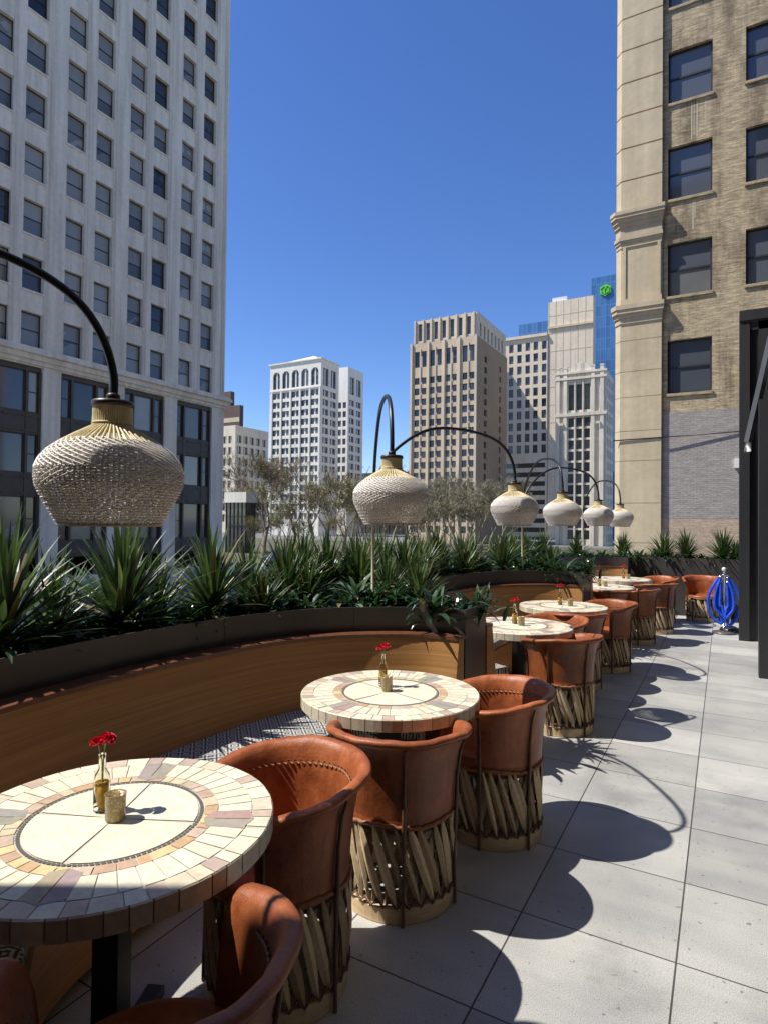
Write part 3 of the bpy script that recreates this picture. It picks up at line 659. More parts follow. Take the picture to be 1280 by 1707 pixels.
# ------------------------------------------------------------------ trees
def bare_tree(h, spread, seed, leafy=0, levels=6, twig=.02):
    rnd = random.Random(seed); tr = MB(); cr = MB(); lf = MB()
    def rec(p, d, ln, r, lv):
        n = 3; pts = [p]; rr = [r]; q = p; dd = d.copy()
        for i in range(n):
            dd = (dd + V((rnd.gauss(0, .16), rnd.gauss(0, .16), rnd.gauss(0.03, .08)))).normalized(); q = q + dd * ln / n; pts.append(q); rr.append(r * (1 - .35 * (i + 1) / n))
        (tr if lv <= 1 else cr).tube(pts, rr, 6 if lv < 2 else 3, caps=False, sm=lv < 3)
        if lv >= levels:
            if leafy and rnd.random() < leafy:
                for _ in range(5):
                    c = q + V((rnd.gauss(0, .25), rnd.gauss(0, .25), rnd.gauss(0, .25))); a = V((rnd.gauss(0, 1), rnd.gauss(0, 1), rnd.gauss(0, 1))).normalized(); b_ = a.orthogonal().normalized(); s = rnd.uniform(.06, .13)
                    lf.quad(c - a * s, c + b_ * s * .6, c + a * s, c - b_ * s * .6, col=rnd.random())
            return
        for i in range(3 if lv < 4 else rnd.choice((3, 3, 4))):
            ax = V((rnd.gauss(0, 1), rnd.gauss(0, 1), rnd.gauss(0, .4))).normalized()
            nd_ = (dd + ax * spread + V((0, 0, .12))).normalized()
            st = pts[-1] if i < 2 else pts[-2]
            rec(st, nd_, ln * rnd.uniform(.62, .82), max(rr[-1] * rnd.uniform(.55, .72), twig * .5), lv + 1)
    rec(V((0, 0, 0)), V((rnd.gauss(0, .05), rnd.gauss(0, .05), 1)), h * .24, h * .018, 0)
    return tr, cr, lf
def make_tree(name, label, loc, h, spread, seed, leafy, group=None, far=False, levels=6):
    t = thing(name, loc, label, 'tree', group); tr, cr, lf = bare_tree(h, spread, seed, leafy, levels, .06 if far else .045)
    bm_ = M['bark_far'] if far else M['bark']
    tr.build('trunk', bm_, t)
    c = cr.build('crown', bm_, t)
    if lf.f: lf.build('leaves', M['bud'], c)
    return t
def pxw(px, Y):  # ground X at Y for picture column px
    return px_to(px, 880, Y)[0]
F_, YAW, PIT, ROL = 1012.9, .510257, .017056, .011684
fw = V((-sin(YAW) * cos(PIT), cos(YAW) * cos(PIT), sin(PIT))); rt0 = V((cos(YAW), sin(YAW), 0)); up_ = V((sin(YAW) * sin(PIT), -cos(YAW) * sin(PIT), cos(PIT)))
rt = rt0 * cos(ROL) + up_ * sin(ROL); upv = rt.cross(fw)
def px_to(px, py, Y):
    d = fw * F_ + rt * (px - 640) - upv * (py - 853.5); return V((0, 0, 1.65)) + d * (Y / d.y)
tA = make_tree('bare_tree', 'large bare branching tree beside the white low building, trunk leaning slightly', (px_to(440, 880, 60).x, 60, GZ), 19, .62, 3, .06, levels=7)
tB = make_tree('bare_tree', 'bare brown twiggy tree in the park below the white arched tower', (px_to(520, 880, 62).x, 62, GZ), 16, .66, 11, .1, 'bare park trees', levels=6)
tC = make_tree('budding_tree', 'yellow green budding tree just left of the second wicker lamp', (px_to(575, 880, 64).x, 64, GZ), 13.5, .7, 21, .4, 'budding park trees', levels=6)
tD = make_tree('bare_tree', 'tall bare grey brown tree far off below the tan tower', (px_to(740, 880, 92).x, 92, GZ), 15.8, .74, 31, 0, 'bare park trees far off', far=True, levels=7)
k = 0
for (px, Y, s, src, lab) in ((478, 60, .7, tC, 'yellow green budding shrub tree behind the large bare tree'), (545, 72, 1.0, tC, 'yellow green budding tree under the gap between white tower and lamp'),
        (610, 66, .9, tC, 'budding green tree partly hidden by the second wicker lamp'), (395, 66, .9, tB, 'bare brown tree rising by the grey tower corner'), (490, 70, 1.05, tB, 'bare tree in front of the arched white tower base'),
        (640, 88, .95, tC, 'budding tree behind the second wicker lamp'), (690, 84, .95, tD, 'bare tree at the left foot of the tan tower'), (780, 96, .98, tD, 'bare tree at the right foot of the tan tower'), (815, 88, .9, tD, 'bare tree behind the third wicker lamp'),
        (715, 78, .85, tD, 'bare tree nearer than its neighbours under the tan tower'), (762, 82, .88, tD, 'bare tree just right of the second black arc lamp arm'), (850, 100, .9, tD, 'bare tree at the foot of the shaded office block'), (585, 100, 1.05, tD, 'bare tree below the low dark glazed building'), (655, 98, 1.0, tD, 'bare tree beyond the second wicker lamp'), (700, 70, .75, tD, 'low bare tree under the shoulder of the second lamp arm'), (735, 66, .7, tD, 'low bare tree between the second and third wicker lamps'), (800, 72, .8, tD, 'low bare tree just left of the third wicker lamp'), (830, 80, .9, tD, 'bare tree between the tan tower and the striped parking levels'), (675, 74, .8, tD, 'low bare tree touching the right of the second wicker lamp'), (770, 106, 1.15, tD, 'tallest bare tree at the middle of the tan tower foot'), (505, 64, .5, tC, 'small yellow green budding shrub below the arched white tower'), (560, 61, .52, tC, 'small yellow green shrub left of the first pale post'), (420, 62, .5, tC, 'small budding shrub by the white low building'), (600, 75, .75, tC, 'budding tree right behind the first pale post'), (460, 64, .55, tC, 'small green shrub at the foot of the large bare tree'), (440, 66, 1.0, tC, 'pale green budding tree behind the trunk of the large bare tree')):
    k += 1; dup(src, (px_to(px, 880, Y).x, Y, GZ), k * 1.3, lab, None, (s, s, s * R_(.9, 1.0)))
# blue car on the road past the tower
CAR = thing('parked_car', (-37.0, 46.5, GZ), 'dark blue car parked on the street beyond the spiky plants', 'car', rz=pi / 2)
mb = MB(); prof = [(-2.2, .35), (-2.25, .75), (-2.0, .92), (-1.35, .98), (-.8, 1.42), (.6, 1.45), (1.2, 1.0), (2.0, .9), (2.25, .7), (2.25, .35)]
n = len(prof)
for yy in (-.85, .85): mb.poly([(p[0], yy * (1 if p[1] < 1 else .82), p[1]) for p in prof])
for i in range(n): a, b_ = prof[i], prof[(i + 1) % n]; sa, sb = (.85 if a[1] < 1 else .697), (.85 if b_[1] < 1 else .697); mb.quad((a[0], -sa, a[1]), (b_[0], -sb, b_[1]), (b_[0], sb, b_[1]), (a[0], sa, a[1]))
mb.build('body', M['car_paint'], CAR)
for sy in (-1, 1):
    mb = MB(); mb.poly([(-1.2, sy * .83, 1.0), (-.75, sy * .735, 1.36), (.55, sy * .735, 1.38), (1.05, sy * .83, 1.0)]); mb.build('window', M['pane_dark'], CAR)
    for xx in (-1.4, 1.4):
        mb = MB(); mb.tube([(xx, sy * .7, .33), (xx, sy * .88, .33)], .33, 14); mb.build('wheel', M['rubber'], CAR)
# ------------------------------------------------------------------ PLANTERS AND BOOTHS
PIN = [(-1.53, .28), (-1.79, .31), (-2.07, .46), (-2.38, .74), (-2.58, 1.15), (-2.66, 1.65), (-2.68, 2.08), (-2.66, 2.5), (-2.58, 3.0), (-2.38, 3.42), (-2.07, 3.70), (-1.79, 3.85), (-1.53, 3.88)]
def refine(pts, n=4):  # Catmull-Rom
    out = []; P_ = [V((p[0], p[1], 0)) for p in pts]
    for i in range(len(P_) - 1):
        p0 = P_[max(i - 1, 0)]; p1 = P_[i]; p2 = P_[i + 1]; p3 = P_[min(i + 2, len(P_) - 1)]
        for k in range(n):
            t = k / n; q = .5 * ((2 * p1) + (p2 - p0) * t + (2 * p0 - 5 * p1 + 4 * p2 - p3) * t * t + (3 * p1 - p0 - 3 * p2 + p3) * t ** 3); out.append((q.x, q.y))
    out.append((pts[-1][0], pts[-1][1])); return out
PC = refine(PIN)
def offset(pts, d):  # toward booth inside (+X side)
    out = []
    for i in range(len(pts)):
        a = V(pts[max(i - 1, 0)]); b_ = V(pts[min(i + 1, len(pts) - 1)]); t = (b_ - a).normalized(); nrm = V((t.y, -t.x)); out.append((pts[i][0] + nrm.x * d, pts[i][1] + nrm.y * d))
    return out
PZ = 1.06
def strip(mb, a, b_, za, zb, mi=0, sm=True):
    n0 = len(mb.v); k = len(a)
    mb.v += [(p[0], p[1], za) for p in a] + [(p[0], p[1], zb) for p in b_]
    for i in range(k - 1): mb.face((n0 + i, n0 + i + 1, n0 + k + i + 1, n0 + k + i), mi, None, sm)
for bi in range(3):
    dy = 4.0 * bi
    desc = ['nearest', 'second', 'third'][bi]
    PL = thing('planter', (-2.7, 2 + dy, 0), ['dark steel planter curving behind the nearest booth, full of spiky plants', 'dark steel planter curving behind the second booth from the camera', 'dark steel planter behind the third and farthest booth'][bi], 'planter', 'curved steel planters')
    def T(p): return (p[0] + 2.7, p[1] - 2)
    mb = MB(); pc = [T(p) for p in PC]; XO = -3.2 + 2.7; pe = (-1.53 + 2.7, 4.275 - 2)
    pin = offset(pc, -.012)
    strip(mb, pc, pc, .004, PZ); strip(mb, pc, pin, PZ, PZ); strip(mb, pin, pin, PZ, PZ - .1)
    # pier end, outer wall, far side
    mb.quad((pc[-1][0], pc[-1][1], .004), (pe[0], pe[1], .004), (pe[0], pe[1], PZ), (pc[-1][0], pc[-1][1], PZ))
    mb.box(XO, pe[0] - .004, pe[1] - .012, pe[1], .004, PZ); mb.box(XO - .012, XO, .28 - 2, pe[1], .004, PZ)
    mb.box(pe[0] - .014, pe[0] - .002, pc[-1][1] + .01, pe[1] - .013, .5, PZ)
    mb.build('box', M['planter'], PL)
    mb = MB(); poly = [(XO + .001, .285 - 2)] + pin + [(pe[0] - .016, pin[-1][1]), (pe[0] - .016, pe[1] - .014), (XO + .001, pe[1] - .014)]
    mb.poly([(p[0], p[1], .96) for p in poly]); mb.build('soil', M['soil'], PL)
    mb = MB()
    for idx in (12, 30, 38):
        p = pc[idx]; q = offset(pc, .004)[idx]; t = V((pc[idx + 1][0] - p[0], pc[idx + 1][1] - p[1])).normalized() * .003
        mb.quad((q[0] - t.x, q[1] - t.y, .02), (q[0] + t.x, q[1] + t.y, .02), (q[0] + t.x, q[1] + t.y, PZ), (q[0] - t.x, q[1] - t.y, PZ)); mb.build('panel_seam', M['black'], PL); mb = MB()
    PL.location.y += dy - 0
    PL.location.y = 2 + dy
    # booth
    BO = thing('booth_bench', (-2.4, 2 + dy, 0), ['curved wooden booth bench with patterned cushion around the two nearest tables', 'curved wooden booth bench around the third and fourth tables', 'curved wooden booth bench around the two farthest tables'][bi], 'booth', 'curved wooden booths')
    def T2(p): return (p[0] + 2.4, p[1] - 2)
    pb = [T2(p) for p in PC]
    bo, bi_, bb = offset(pb, .03), offset(pb, .13), offset(pb, .23)
    zt = .875
    mb = MB(); strip(mb, bb, bi_, .40, zt); strip(mb, bo, bo, .05, zt); 
    for e in (0, -1):
        mb.poly([(bo[e][0], bo[e][1], .05), (bb[e][0], bb[e][1], .05), (bb[e][0], bb[e][1], .40), (bi_[e][0], bi_[e][1], zt), (bo[e][0], bo[e][1], zt)])
    mb.build('backrest', M['wood'], BO)
    mb = MB(); strip(mb, offset(pb, .02), offset(pb, .14), zt + .022, zt + .022); strip(mb, offset(pb, .14), offset(pb, .14), zt, zt + .022); strip(mb, offset(pb, .14), offset(pb, .02), zt, zt)
    for e in (0, -1):
        a = offset(pb, .02)[e]; c = offset(pb, .14)[e]; mb.quad((a[0], a[1], zt), (c[0], c[1], zt), (c[0], c[1], zt + .022), (a[0], a[1], zt + .022))
    mb.build('cap_rail', M['wood_cap'], BO)
    # seat
    inner = pb[4:-4]
    s0, s1 = offset(inner, .2), offset(inner, .66)
    mb = MB(); strip(mb, s1, s1, .05, .37); strip(mb, offset(inner, .18), offset(inner, .68), .372, .372)
    for e in (0, -1): mb.quad((s0[e][0], s0[e][1], .05), (s1[e][0], s1[e][1], .05), (s1[e][0], s1[e][1], .37), (s0[e][0], s0[e][1], .37))
    mb.build('bench_base', M['wood'], BO)
    mb = MB(); sec = [(.20, .375), (.20, .455), (.225, .472), (.63, .472), (.665, .455), (.67, .42), (.66, .375)]
    rings = [[(p[0], p[1], z) for p in offset(inner, d)] for d, z in sec]
    for a, b_ in zip(rings, rings[1:]):
        n0 = len(mb.v); kk = len(a); mb.v += a + b_
        for i in range(kk - 1): mb.face((n0 + i, n0 + i + 1, n0 + kk + i + 1, n0 + kk + i), 0, None, True)
    for e in (0, -1): mb.poly([r[e] for r in rings])
    mb.build('cushion', M['fabric'], BO)
# back planter closing the terrace
BP = thing('planter', (-.6, 12.47, 0), 'straight dark steel planter closing the far end of the terrace', 'planter')
mb = MB(); mb.box(-.96, 1.6, 0, .02, .004, PZ); mb.box(-.96, 1.6, .56, .58, .004, PZ); mb.box(1.58, 1.6, .02, .56, .004, PZ); mb.box(-.96, -.94, .02, .56, .004, PZ); mb.build('box', M['planter'], BP)
mb = MB(); mb.quad((-.94, .02, .95), (1.58, .02, .95), (1.58, .56, .95), (-.94, .56, .95)); mb.build('soil', M['soil'], BP)
# stub behind booth 3 corner
mb = MB(); mb.box(-3.2, -1.58, 12.47, 13.05, .004, PZ); o = tag(mb.build('planter', M['planter']), 'plain dark steel planter corner block behind the farthest booth', 'planter')

# ------------------------------------------------------------------ plants
def leaf(mb, base, az, el0, el1, ln, w, seg, fold, rnd, c):
    p = V(base); pts = []; dirh = V((cos(az), sin(az), 0)); side = V((-sin(az), cos(az), 0))
    for i in range(seg + 1):
        t = i / seg; el = el0 + (el1 - el0) * t ** 1.4
        ww = w * (min(1, .55 + t * 2.2) if t < .25 else max(.02, (1 - ((t - .25) / .75) ** 1.8)))
        d = dirh * cos(el) + V((0, 0, sin(el))); nrm = dirh * -sin(el) + V((0, 0, cos(el)))
        pts.append((p - side * ww / 2 + nrm * ww * fold, p.copy(), p + side * ww / 2 + nrm * ww * fold)); p = p + d * ln / seg
    n0 = len(mb.v)
    for a in pts: mb.v += [tuple(q) for q in a]
    for i in range(seg):
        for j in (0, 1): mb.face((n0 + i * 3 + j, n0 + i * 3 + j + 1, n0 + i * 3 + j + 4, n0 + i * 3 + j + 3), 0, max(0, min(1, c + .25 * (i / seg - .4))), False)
def yucca_mesh(seed, n=105, ln=.52):
    rnd = random.Random(seed); mb = MB()
    for i in range(n):
        t = i / n; az = i * 2.39996 + rnd.gauss(0, .12); el0 = radians(86 - 78 * t ** 1.1 + rnd.gauss(0, 5)); l_ = ln * rnd.uniform(.72, 1.08) * (1 - .12 * t)
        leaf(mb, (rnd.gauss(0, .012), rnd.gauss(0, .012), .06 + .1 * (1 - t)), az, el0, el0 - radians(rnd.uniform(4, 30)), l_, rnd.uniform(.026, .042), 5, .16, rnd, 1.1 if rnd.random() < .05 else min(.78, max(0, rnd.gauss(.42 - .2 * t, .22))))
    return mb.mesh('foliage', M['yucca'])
def stem_mesh():
    mb = MB(); mb.tube([(0, 0, -.05), (0.005, 0, .16)], [.03, .02], 7); return mb.mesh('stem', M['bark'])
def low_mesh(seed, n=70, ln=.2, w=.05, pale=False):
    rnd = random.Random(seed); mb = MB()
    for i in range(n):
        az = rnd.uniform(0, 2 * pi); r = abs(rnd.gauss(0, .09)); el = radians(rnd.uniform(-5, 75)); z = rnd.uniform(0, .16)
        leaf(mb, (r * cos(az), r * sin(az), z), az + rnd.gauss(0, .5), el, el - radians(rnd.uniform(40, 110)), ln * rnd.uniform(.6, 1.25), w * rnd.uniform(.7, 1.2), 4, .12, rnd, 1.1 if rnd.random() < .03 else min(.8, max(0, rnd.gauss(.4, .3))))
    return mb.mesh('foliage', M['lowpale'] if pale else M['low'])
YM = [yucca_mesh(s) for s in (1, 2, 3, 4)]; SM = stem_mesh()
LM = [low_mesh(s) for s in (5, 6, 7)] + [low_mesh(8, 60, .24, .035)]; LP = [low_mesh(9, 45, .24, .05, True)]
def yucca(x, y, s, label, group='spiky sword-leaved plants in the planters', z=.96):
    t = thing('yucca_plant', (x, y, z), label, 'plant', group, rz=R_(0, 6.28)); obj('foliage', random.choice(YM), t); obj('stem', SM, t); t.scale = (s, s, s * R_(.95, 1.05)); return t
def low(x, y, s, label, pale=False, z=.94, group='low leafy plants filling the planters'):
    me = random.choice(LP if pale else LM); o = obj('leafy_plant', me, None, (x, y, z), R_(0, 6.28)); o.scale = (s,) * 3
    return tag(o, label, 'plant', group)
def atpx(px, X):  # world Y where column px meets plane X
    d = fw * F_ + rt * (px - 640) - upv * (940 - 853.5); return d.y * X / d.x
ylist = [(8, -2.95, 1.12, 'spiky plant at the far left edge, cut by the picture border'), (205, -2.98, 1.2, 'tall spiky plant directly under the largest wicker lamp'), (352, -2.95, 1.05, 'spiky plant between the largest and second wicker lamps, standing alone'),
    (262, -3.08, .75, 'small spiky plant behind the one under the largest lamp'), (478, -2.95, .98, 'spiky plant left of the pair behind the nearest booth curve'), (545, -3.02, .98, 'spiky plant just left of the pale lamp post'), (590, -2.9, .85, 'shorter spiky plant hugging the pale lamp post'),
    (672, -2.75, .95, 'spiky plant immediately right of the first pale lamp post'), (515, -2.75, .7, 'short spiky plant low in front between two taller ones')]
for (px, X, s, lab) in ylist: yucca(X, atpx(px, X), s, lab)
for (px, X, s, lab) in ((90, -3.08, .8, 'small spiky plant between the two leftmost large ones'), (415, -3.05, .85, 'spiky plant tucked between the lone one and the booth curve pair'), (440, -2.72, .62, 'short spiky plant low at the planter front, left of centre'), (505, -3.1, 1.02, 'spiky plant in the back row left of the second lamp'), (625, -3.1, .95, 'spiky plant right behind the first pale lamp post'), (725, -3.05, 1.0, 'spiky plant in the back row, right of the second lamp'), (645, -2.6, .6, 'short spiky plant in front, right of the first pale post')):
    yucca(X, atpx(px, X), s, lab)
for (x, y, s, lab) in ((-2.0, 4.12, .75, 'spiky plant on the pier just left of the planter corner'), (-2.75, 4.5, .9, 'spiky plant behind the pier of the nearest planter'), (-3.0, 5.0, .85, 'spiky plant between the first two behind the second booth'), (-2.78, 5.7, .7, 'short spiky plant in front midway behind the second booth'), (-3.0, 6.3, .9, 'back row spiky plant behind the second booth near its middle'), (-2.75, 6.95, .75, 'short spiky plant at the front towards the far end of the second booth'), (-2.9, 7.6, .9, 'back row spiky plant by the second pale lamp post'), (-2.0, 8.1, .7, 'small spiky plant on the pier between the second and third booths')):
    yucca(x, y, s, lab)
yl2 = [(-2.35, 4.28, .7, 'small dark spiky plant on the pier between first and second booths')]
for (x, y, s, lab) in yl2: yucca(x, y, s, lab)
for i, (x, y) in enumerate(((-2.95, 4.75), (-2.98, 5.3), (-2.92, 5.95), (-2.98, 6.6), (-2.9, 7.2), (-2.6, 7.95))):
    yucca(x, y, R_(.88, 1.02), ['spiky plant first behind the near end of the second booth', 'spiky plant second along the planter behind the second booth', 'spiky plant midway along the planter behind the second booth', 'spiky plant past the middle of the second booth planter', 'spiky plant near the far end of the second booth planter', 'spiky plant on the pier by the second pale lamp post'][i])
for i, (x, y) in enumerate(((-2.95, 8.7), (-2.95, 9.5), (-2.98, 10.3), (-2.9, 11.1), (-2.5, 12.1))):
    yucca(x, y, R_(.85, 1.0), 'dark spiky plant in the row behind the farthest booth', 'spiky plants behind the farthest booth')
for i, x in enumerate((-1.75, -1.02, -.62, -.02, .2)):
    yucca(x, 12.78, [.9, 1.02, 1.0, 1.1, .75][i], ['spiky plant at the left end of the far planter below the last wicker lamp', 'spiky plant in the far planter under the limestone pilaster', 'spiky plant in the far planter, next right of the one under the pilaster', 'tall spiky plant in the far planter above the blue ropes', 'small spiky plant in the far planter beside the black wall'][i])
# low fillers along the inner rim of each planter
for bi in range(3):
    dy = 4 * bi; pts = offset(PC, -.24)
    labs = ['low glossy leafy plant spilling over the nearest planter rim', 'low leafy plant along the second booth planter rim', 'low leafy plant along the farthest booth planter rim']
    for i in range(2, len(pts) - (7 if bi == 0 else 1), 2 if bi == 0 else 3):
        p = pts[i]; low(p[0] + R_(-.05, .03), p[1] + dy + R_(-.05, .05), R_(.6, .85), labs[bi], group=['low plants along the nearest planter rim', 'low plants along the second planter rim', 'low plants along the third planter rim'][bi])
    for i in range(3, len(pts) - 1, 4):
        p = offset(PC, -.40)[i]; low(max(p[0], -3.05), p[1] + dy, R_(.9, 1.2), labs[bi].replace('rim', 'back row'), group='low plants along the planter back rows')
    for i in range(1 if bi == 0 else 0, 4): low(-1.86 - i * .26, 4.08 + dy + R_(-.06, .06), R_(.6, .8), ['low leafy plant on the pier end beside the nearest booth', 'low leafy plant on the pier end between second and third booths', 'low leafy plant on the pier end past the farthest booth'][bi], group=['low plants on the first pier', 'low plants on the second pier', 'low plants on the third pier'][bi])
low(-2.45, 3.98, 1.1, 'pale grey green leafy plant around the foot of the first lamp post', True, group='pale plants'); low(-3.0, 1.9, 1.0, 'pale green leafy plant between the two nearest spiky plants', True, group='pale plants')

for i in range(7): low(-1.4 + i * .27, 12.62 + R_(-.03, .1), R_(.8, 1.1), 'low leafy plant hanging over the front of the far straight planter', group='low plants in the far planter')

# ------------------------------------------------------------------ TABLES
def build_table():
    t = thing('mosaic_table', (0, 0, 0), 'round stone mosaic table', 'table', 'round mosaic tables'); R = .47; rnd = random.Random(5)
    cream = [(.80, .75, .57), (.83, .78, .60), (.77, .72, .54), (.81, .76, .60)]; warm = [(.62, .42, .24), (.68, .52, .28), (.58, .40, .28), (.70, .60, .40), (.62, .48, .36), (.72, .60, .32)]
    pink = [(.60, .47, .36), (.66, .54, .42), (.70, .62, .46), (.54, .42, .35)]; dark = (.42, .35, .29)
    base = MB(); base.lathe([(0, .69), (R - .006, .69), (R - .004, .7465), (0, .7465)], 64, sm=False, cap=False)
    tp = MB()
    def cell(r0, r1, a0, a1, col, g=.0016, z=.7495):
        n = max(1, int((a1 - a0) / .12)); ga0, ga1 = g / r0, g / r1
        for k in range(n):
            b0 = a0 + ga0 + (a1 - a0 - 2 * ga0) * k / n; b1 = a0 + ga0 + (a1 - a0 - 2 * ga0) * (k + 1) / n
            tp.quad((r0 * cos(b0), r0 * sin(b0), z), (r1 * cos(b0), r1 * sin(b0), z), (r1 * cos(b1), r1 * sin(b1), z), (r0 * cos(b1), r0 * sin(b1), z), 0, col)
    for q in range(4):
        a = q * pi / 2
        cell(.004, .243, a, a + pi / 2, ((.81, .77, .59) if q % 2 else (.82, .78, .61)), .00015)
    nd_ = 110
    for i in range(nd_): a = 2 * pi * i / nd_; cell(.247, .257, a, a + 2 * pi / nd_, (.16, .15, .13), .0013)
    a = 0
    while a < 2 * pi - .05:
        w = rnd.uniform(.12, .24); w = min(w, 2 * pi - a); cell(.262, .302, a, a + w, rnd.choice(warm + pink[:2])); a += w
    for q in range(4):
        a0 = q * pi / 2 + .1
        # dark lozenge pair
        for s in (-1, 1):
            pts = [(.268, 0), (.285, s * .042), (.395, s * .055), (.42, 0)]
            ca, sa = cos(a0), sin(a0); tp.poly([(p[0] * ca - (p[1] + s * .0015) * sa, p[0] * sa + (p[1] + s * .0015) * ca, .7502) for p in pts], 0, tuple(x * rnd.uniform(.9, 1.15) for x in dark))
        n = 9; a1 = a0 + .14; a2 = a0 + pi / 2 - .14
        for i in range(n):
            b0 = a1 + (a2 - a1) * i / n; b1 = a1 + (a2 - a1) * (i + 1) / n; cell(.304, .405, b0, b1, rnd.choice(cream))
        for b0, b1 in ((a0 - .14, a0 - .07), (a0 + .07, a0 + .14)): cell(.304, .405, b0, b1, rnd.choice(cream))
    a = 0
    while a < 2 * pi - .04:
        w = min(rnd.uniform(.09, .2), 2 * pi - a); cell(.408, .468, a, a + w, rnd.choice(cream + cream + pink), z=.7492); a += w
    # rim tiles
    a = 0
    while a < 2 * pi - .04:
        w = min(rnd.uniform(.10, .22), 2 * pi - a); col = rnd.choice([(.62, .54, .40), (.68, .61, .46), (.54, .45, .33), (.72, .66, .50)]); n = 2
        for (z0, z1) in ((.692, .745),):
            for k in range(n):
                b0 = a + .004 + (w - .008) * k / n; b1 = a + .004 + (w - .008) * (k + 1) / n; r = R + .001
                tp.quad((r * cos(b0), r * sin(b0), z0), (r * cos(b1), r * sin(b1), z0), (r * cos(b1), r * sin(b1), z1), (r * cos(b0), r * sin(b0), z1), 0, col)
                tp.quad((r * cos(b0), r * sin(b0), z1), (r * cos(b1), r * sin(b1), z1), ((R - .003) * cos(b1), (R - .003) * sin(b1), .7493), ((R - .003) * cos(b0), (R - .003) * sin(b0), .7493), 0, tuple(x * 1.15 for x in col))
        a += w
    o = base.build('table_core', M['grout'], t); tp.build('mosaic_top', M['tile'], t)
    p = MB(); p.box(-.04, .04, -.04, .04, .03, .66); p.build('pedestal', M['black'], t)
    p = MB(); p.box(-.16, .16, -.16, .16, .66, .689); p.build('mounting_plate', M['black'], t)
    p = MB()
    for k in range(4):
        c_, s_ = cos(k * pi / 2), sin(k * pi / 2); pts = [(.04, .03), (.3, .03), (.3, -.03), (.04, -.03)]; p.prism([(x * c_ - y * s_, x * s_ + y * c_) for x, y in pts[::-1]], .002, .03)
    p.build('foot', M['black'], t)
    return t
TABS = [(-1.60, 1.22, 0), (-1.55, 2.86, 0), (-1.60, 5.33, 0), (-1.56, 6.87, 0), (-1.57, 9.35, 0), (-1.50, 10.9, 0)]
tlab = ['nearest round mosaic table, its front edge in shadow', 'second round mosaic table, in full sun inside the nearest booth', 'third round mosaic table, just past the planter end', 'fourth round mosaic table, before the second booth back', 'fifth round mosaic table, partly behind leather chairs', 'farthest round mosaic table by the third booth back']
tb = build_table(); T0 = []
def vase_set():
    v = thing('bottle_vase', (0, 0, 0), 'x', 'vase', 'bottle vases on the tables')
    mb = MB(); mb.lathe([(.0, .001), (.022, .001), (.0245, .006), (.0245, .095), (.021, .112), (.011, .132), (.0095, .165), (.012, .168), (.012, .174), (.0085, .174), (.0075, .14), (.009, .128), (.018, .11), (.0215, .095), (.0215, .008), (0, .006)], 20, cap=False); mb.build('bottle', M['glass'], v)
    mb = MB(); mb.lathe([(0, .0075), (.0208, .0075), (.0208, .088), (0, .088)], 20, cap=False); mb.build('liquid', M['amber'], v)
    f = thing('red_carnation', (0, 0, 0), 'x', 'flower', 'red flowers in the bottle vases'); rnd = random.Random(4)
    mb = MB(); mb.tube([(0, 0, .02), (.002, .001, .14), (.006, .002, .205)], .0022, 6); mb.tube([(0, .003, .02), (-.002, .002, .15), (-.012, -.002, .2)], .0018, 6); mb.build('stem', M['stem'], f)
    mb = MB()
    for (cx, cy, cz, n, r) in ((.010, .003, .214, 54, .026), (-.017, -.003, .207, 40, .022)):
        for i in range(n):
            az = rnd.uniform(0, 6.28); el = rnd.uniform(-.15, 1.5); d = V((cos(az) * cos(el), sin(az) * cos(el), sin(el) * .8)); c = V((cx, cy, cz)); t = d.orthogonal().normalized() * r * rnd.uniform(.35, .6); w = d.cross(t)
            q = c + d * r * rnd.uniform(.7, 1); mb.quad(c + d * .004, q - t * .9 + w * .2, q + d * .004 + w * rnd.uniform(-.4, .4), q + t * .9 - w * .2); mb.quad(c, q - w * .7, q + d * .005, q + w * .7)
    mb.build('petals', M['petal'], f)
    g = MB(); g.lathe([(0, 0), (.025, 0), (.029, .004), (.030, .074), (.031, .077), (.028, .077), (.0265, .012), (0, .01)], 24, cap=False)
    g = tag(g.build('candle_holder', M['cutglass']), 'x', 'candle holder', 'cut glass candle holders on the tables')
    return v, f, g
vs, fl, gh = vase_set()
ord_ = ['nearest', 'second', 'third', 'fourth', 'fifth', 'farthest']
for i, (x, y, _) in enumerate(TABS):
    rz = [2.05, 4.4, .9, 3.3, 1.7, 5.2][i]
    if i == 0: tb.location = (x, y, 0); tb.rotation_euler = (0, 0, .42); tb['label'] = tlab[0]
    else: dup(tb, (x, y, 0), rz, tlab[i])
    vx, vy = [(-.075, .01), (-.08, .065), (-.05, .05), (-.04, .04), (-.03, .02), (.02, .03)][i]
    gx, gy = [(.01, -.005), (-.02, .0), (.03, -.01), (.08, .0), (.06, -.02), (.1, 0)][i]
    rot = R_(-.4, .4)
    if i == 0:
        vs.location = (x + vx, y + vy, .7505); fl.location = (x + vx, y + vy, .7505); gh.location = (x + gx, y + gy, .7505); vs['label'] = 'clear bottle vase of amber liquid on the nearest mosaic table'; fl['label'] = 'red carnations in the bottle on the nearest mosaic table'; gh['label'] = 'cut glass candle holder on the nearest mosaic table'; fl.rotation_euler = (0, 0, .5)
    else:
        dup(vs, (x + vx, y + vy, .7505), 0, 'clear bottle vase of amber liquid on the %s mosaic table' % ord_[i]); dup(fl, (x + vx, y + vy, .7505), rot, 'red carnations in the bottle on the %s mosaic table' % ord_[i]); dup(gh, (x + gx, y + gy, .7505), 0, 'cut glass candle holder on the %s mosaic table' % ord_[i])

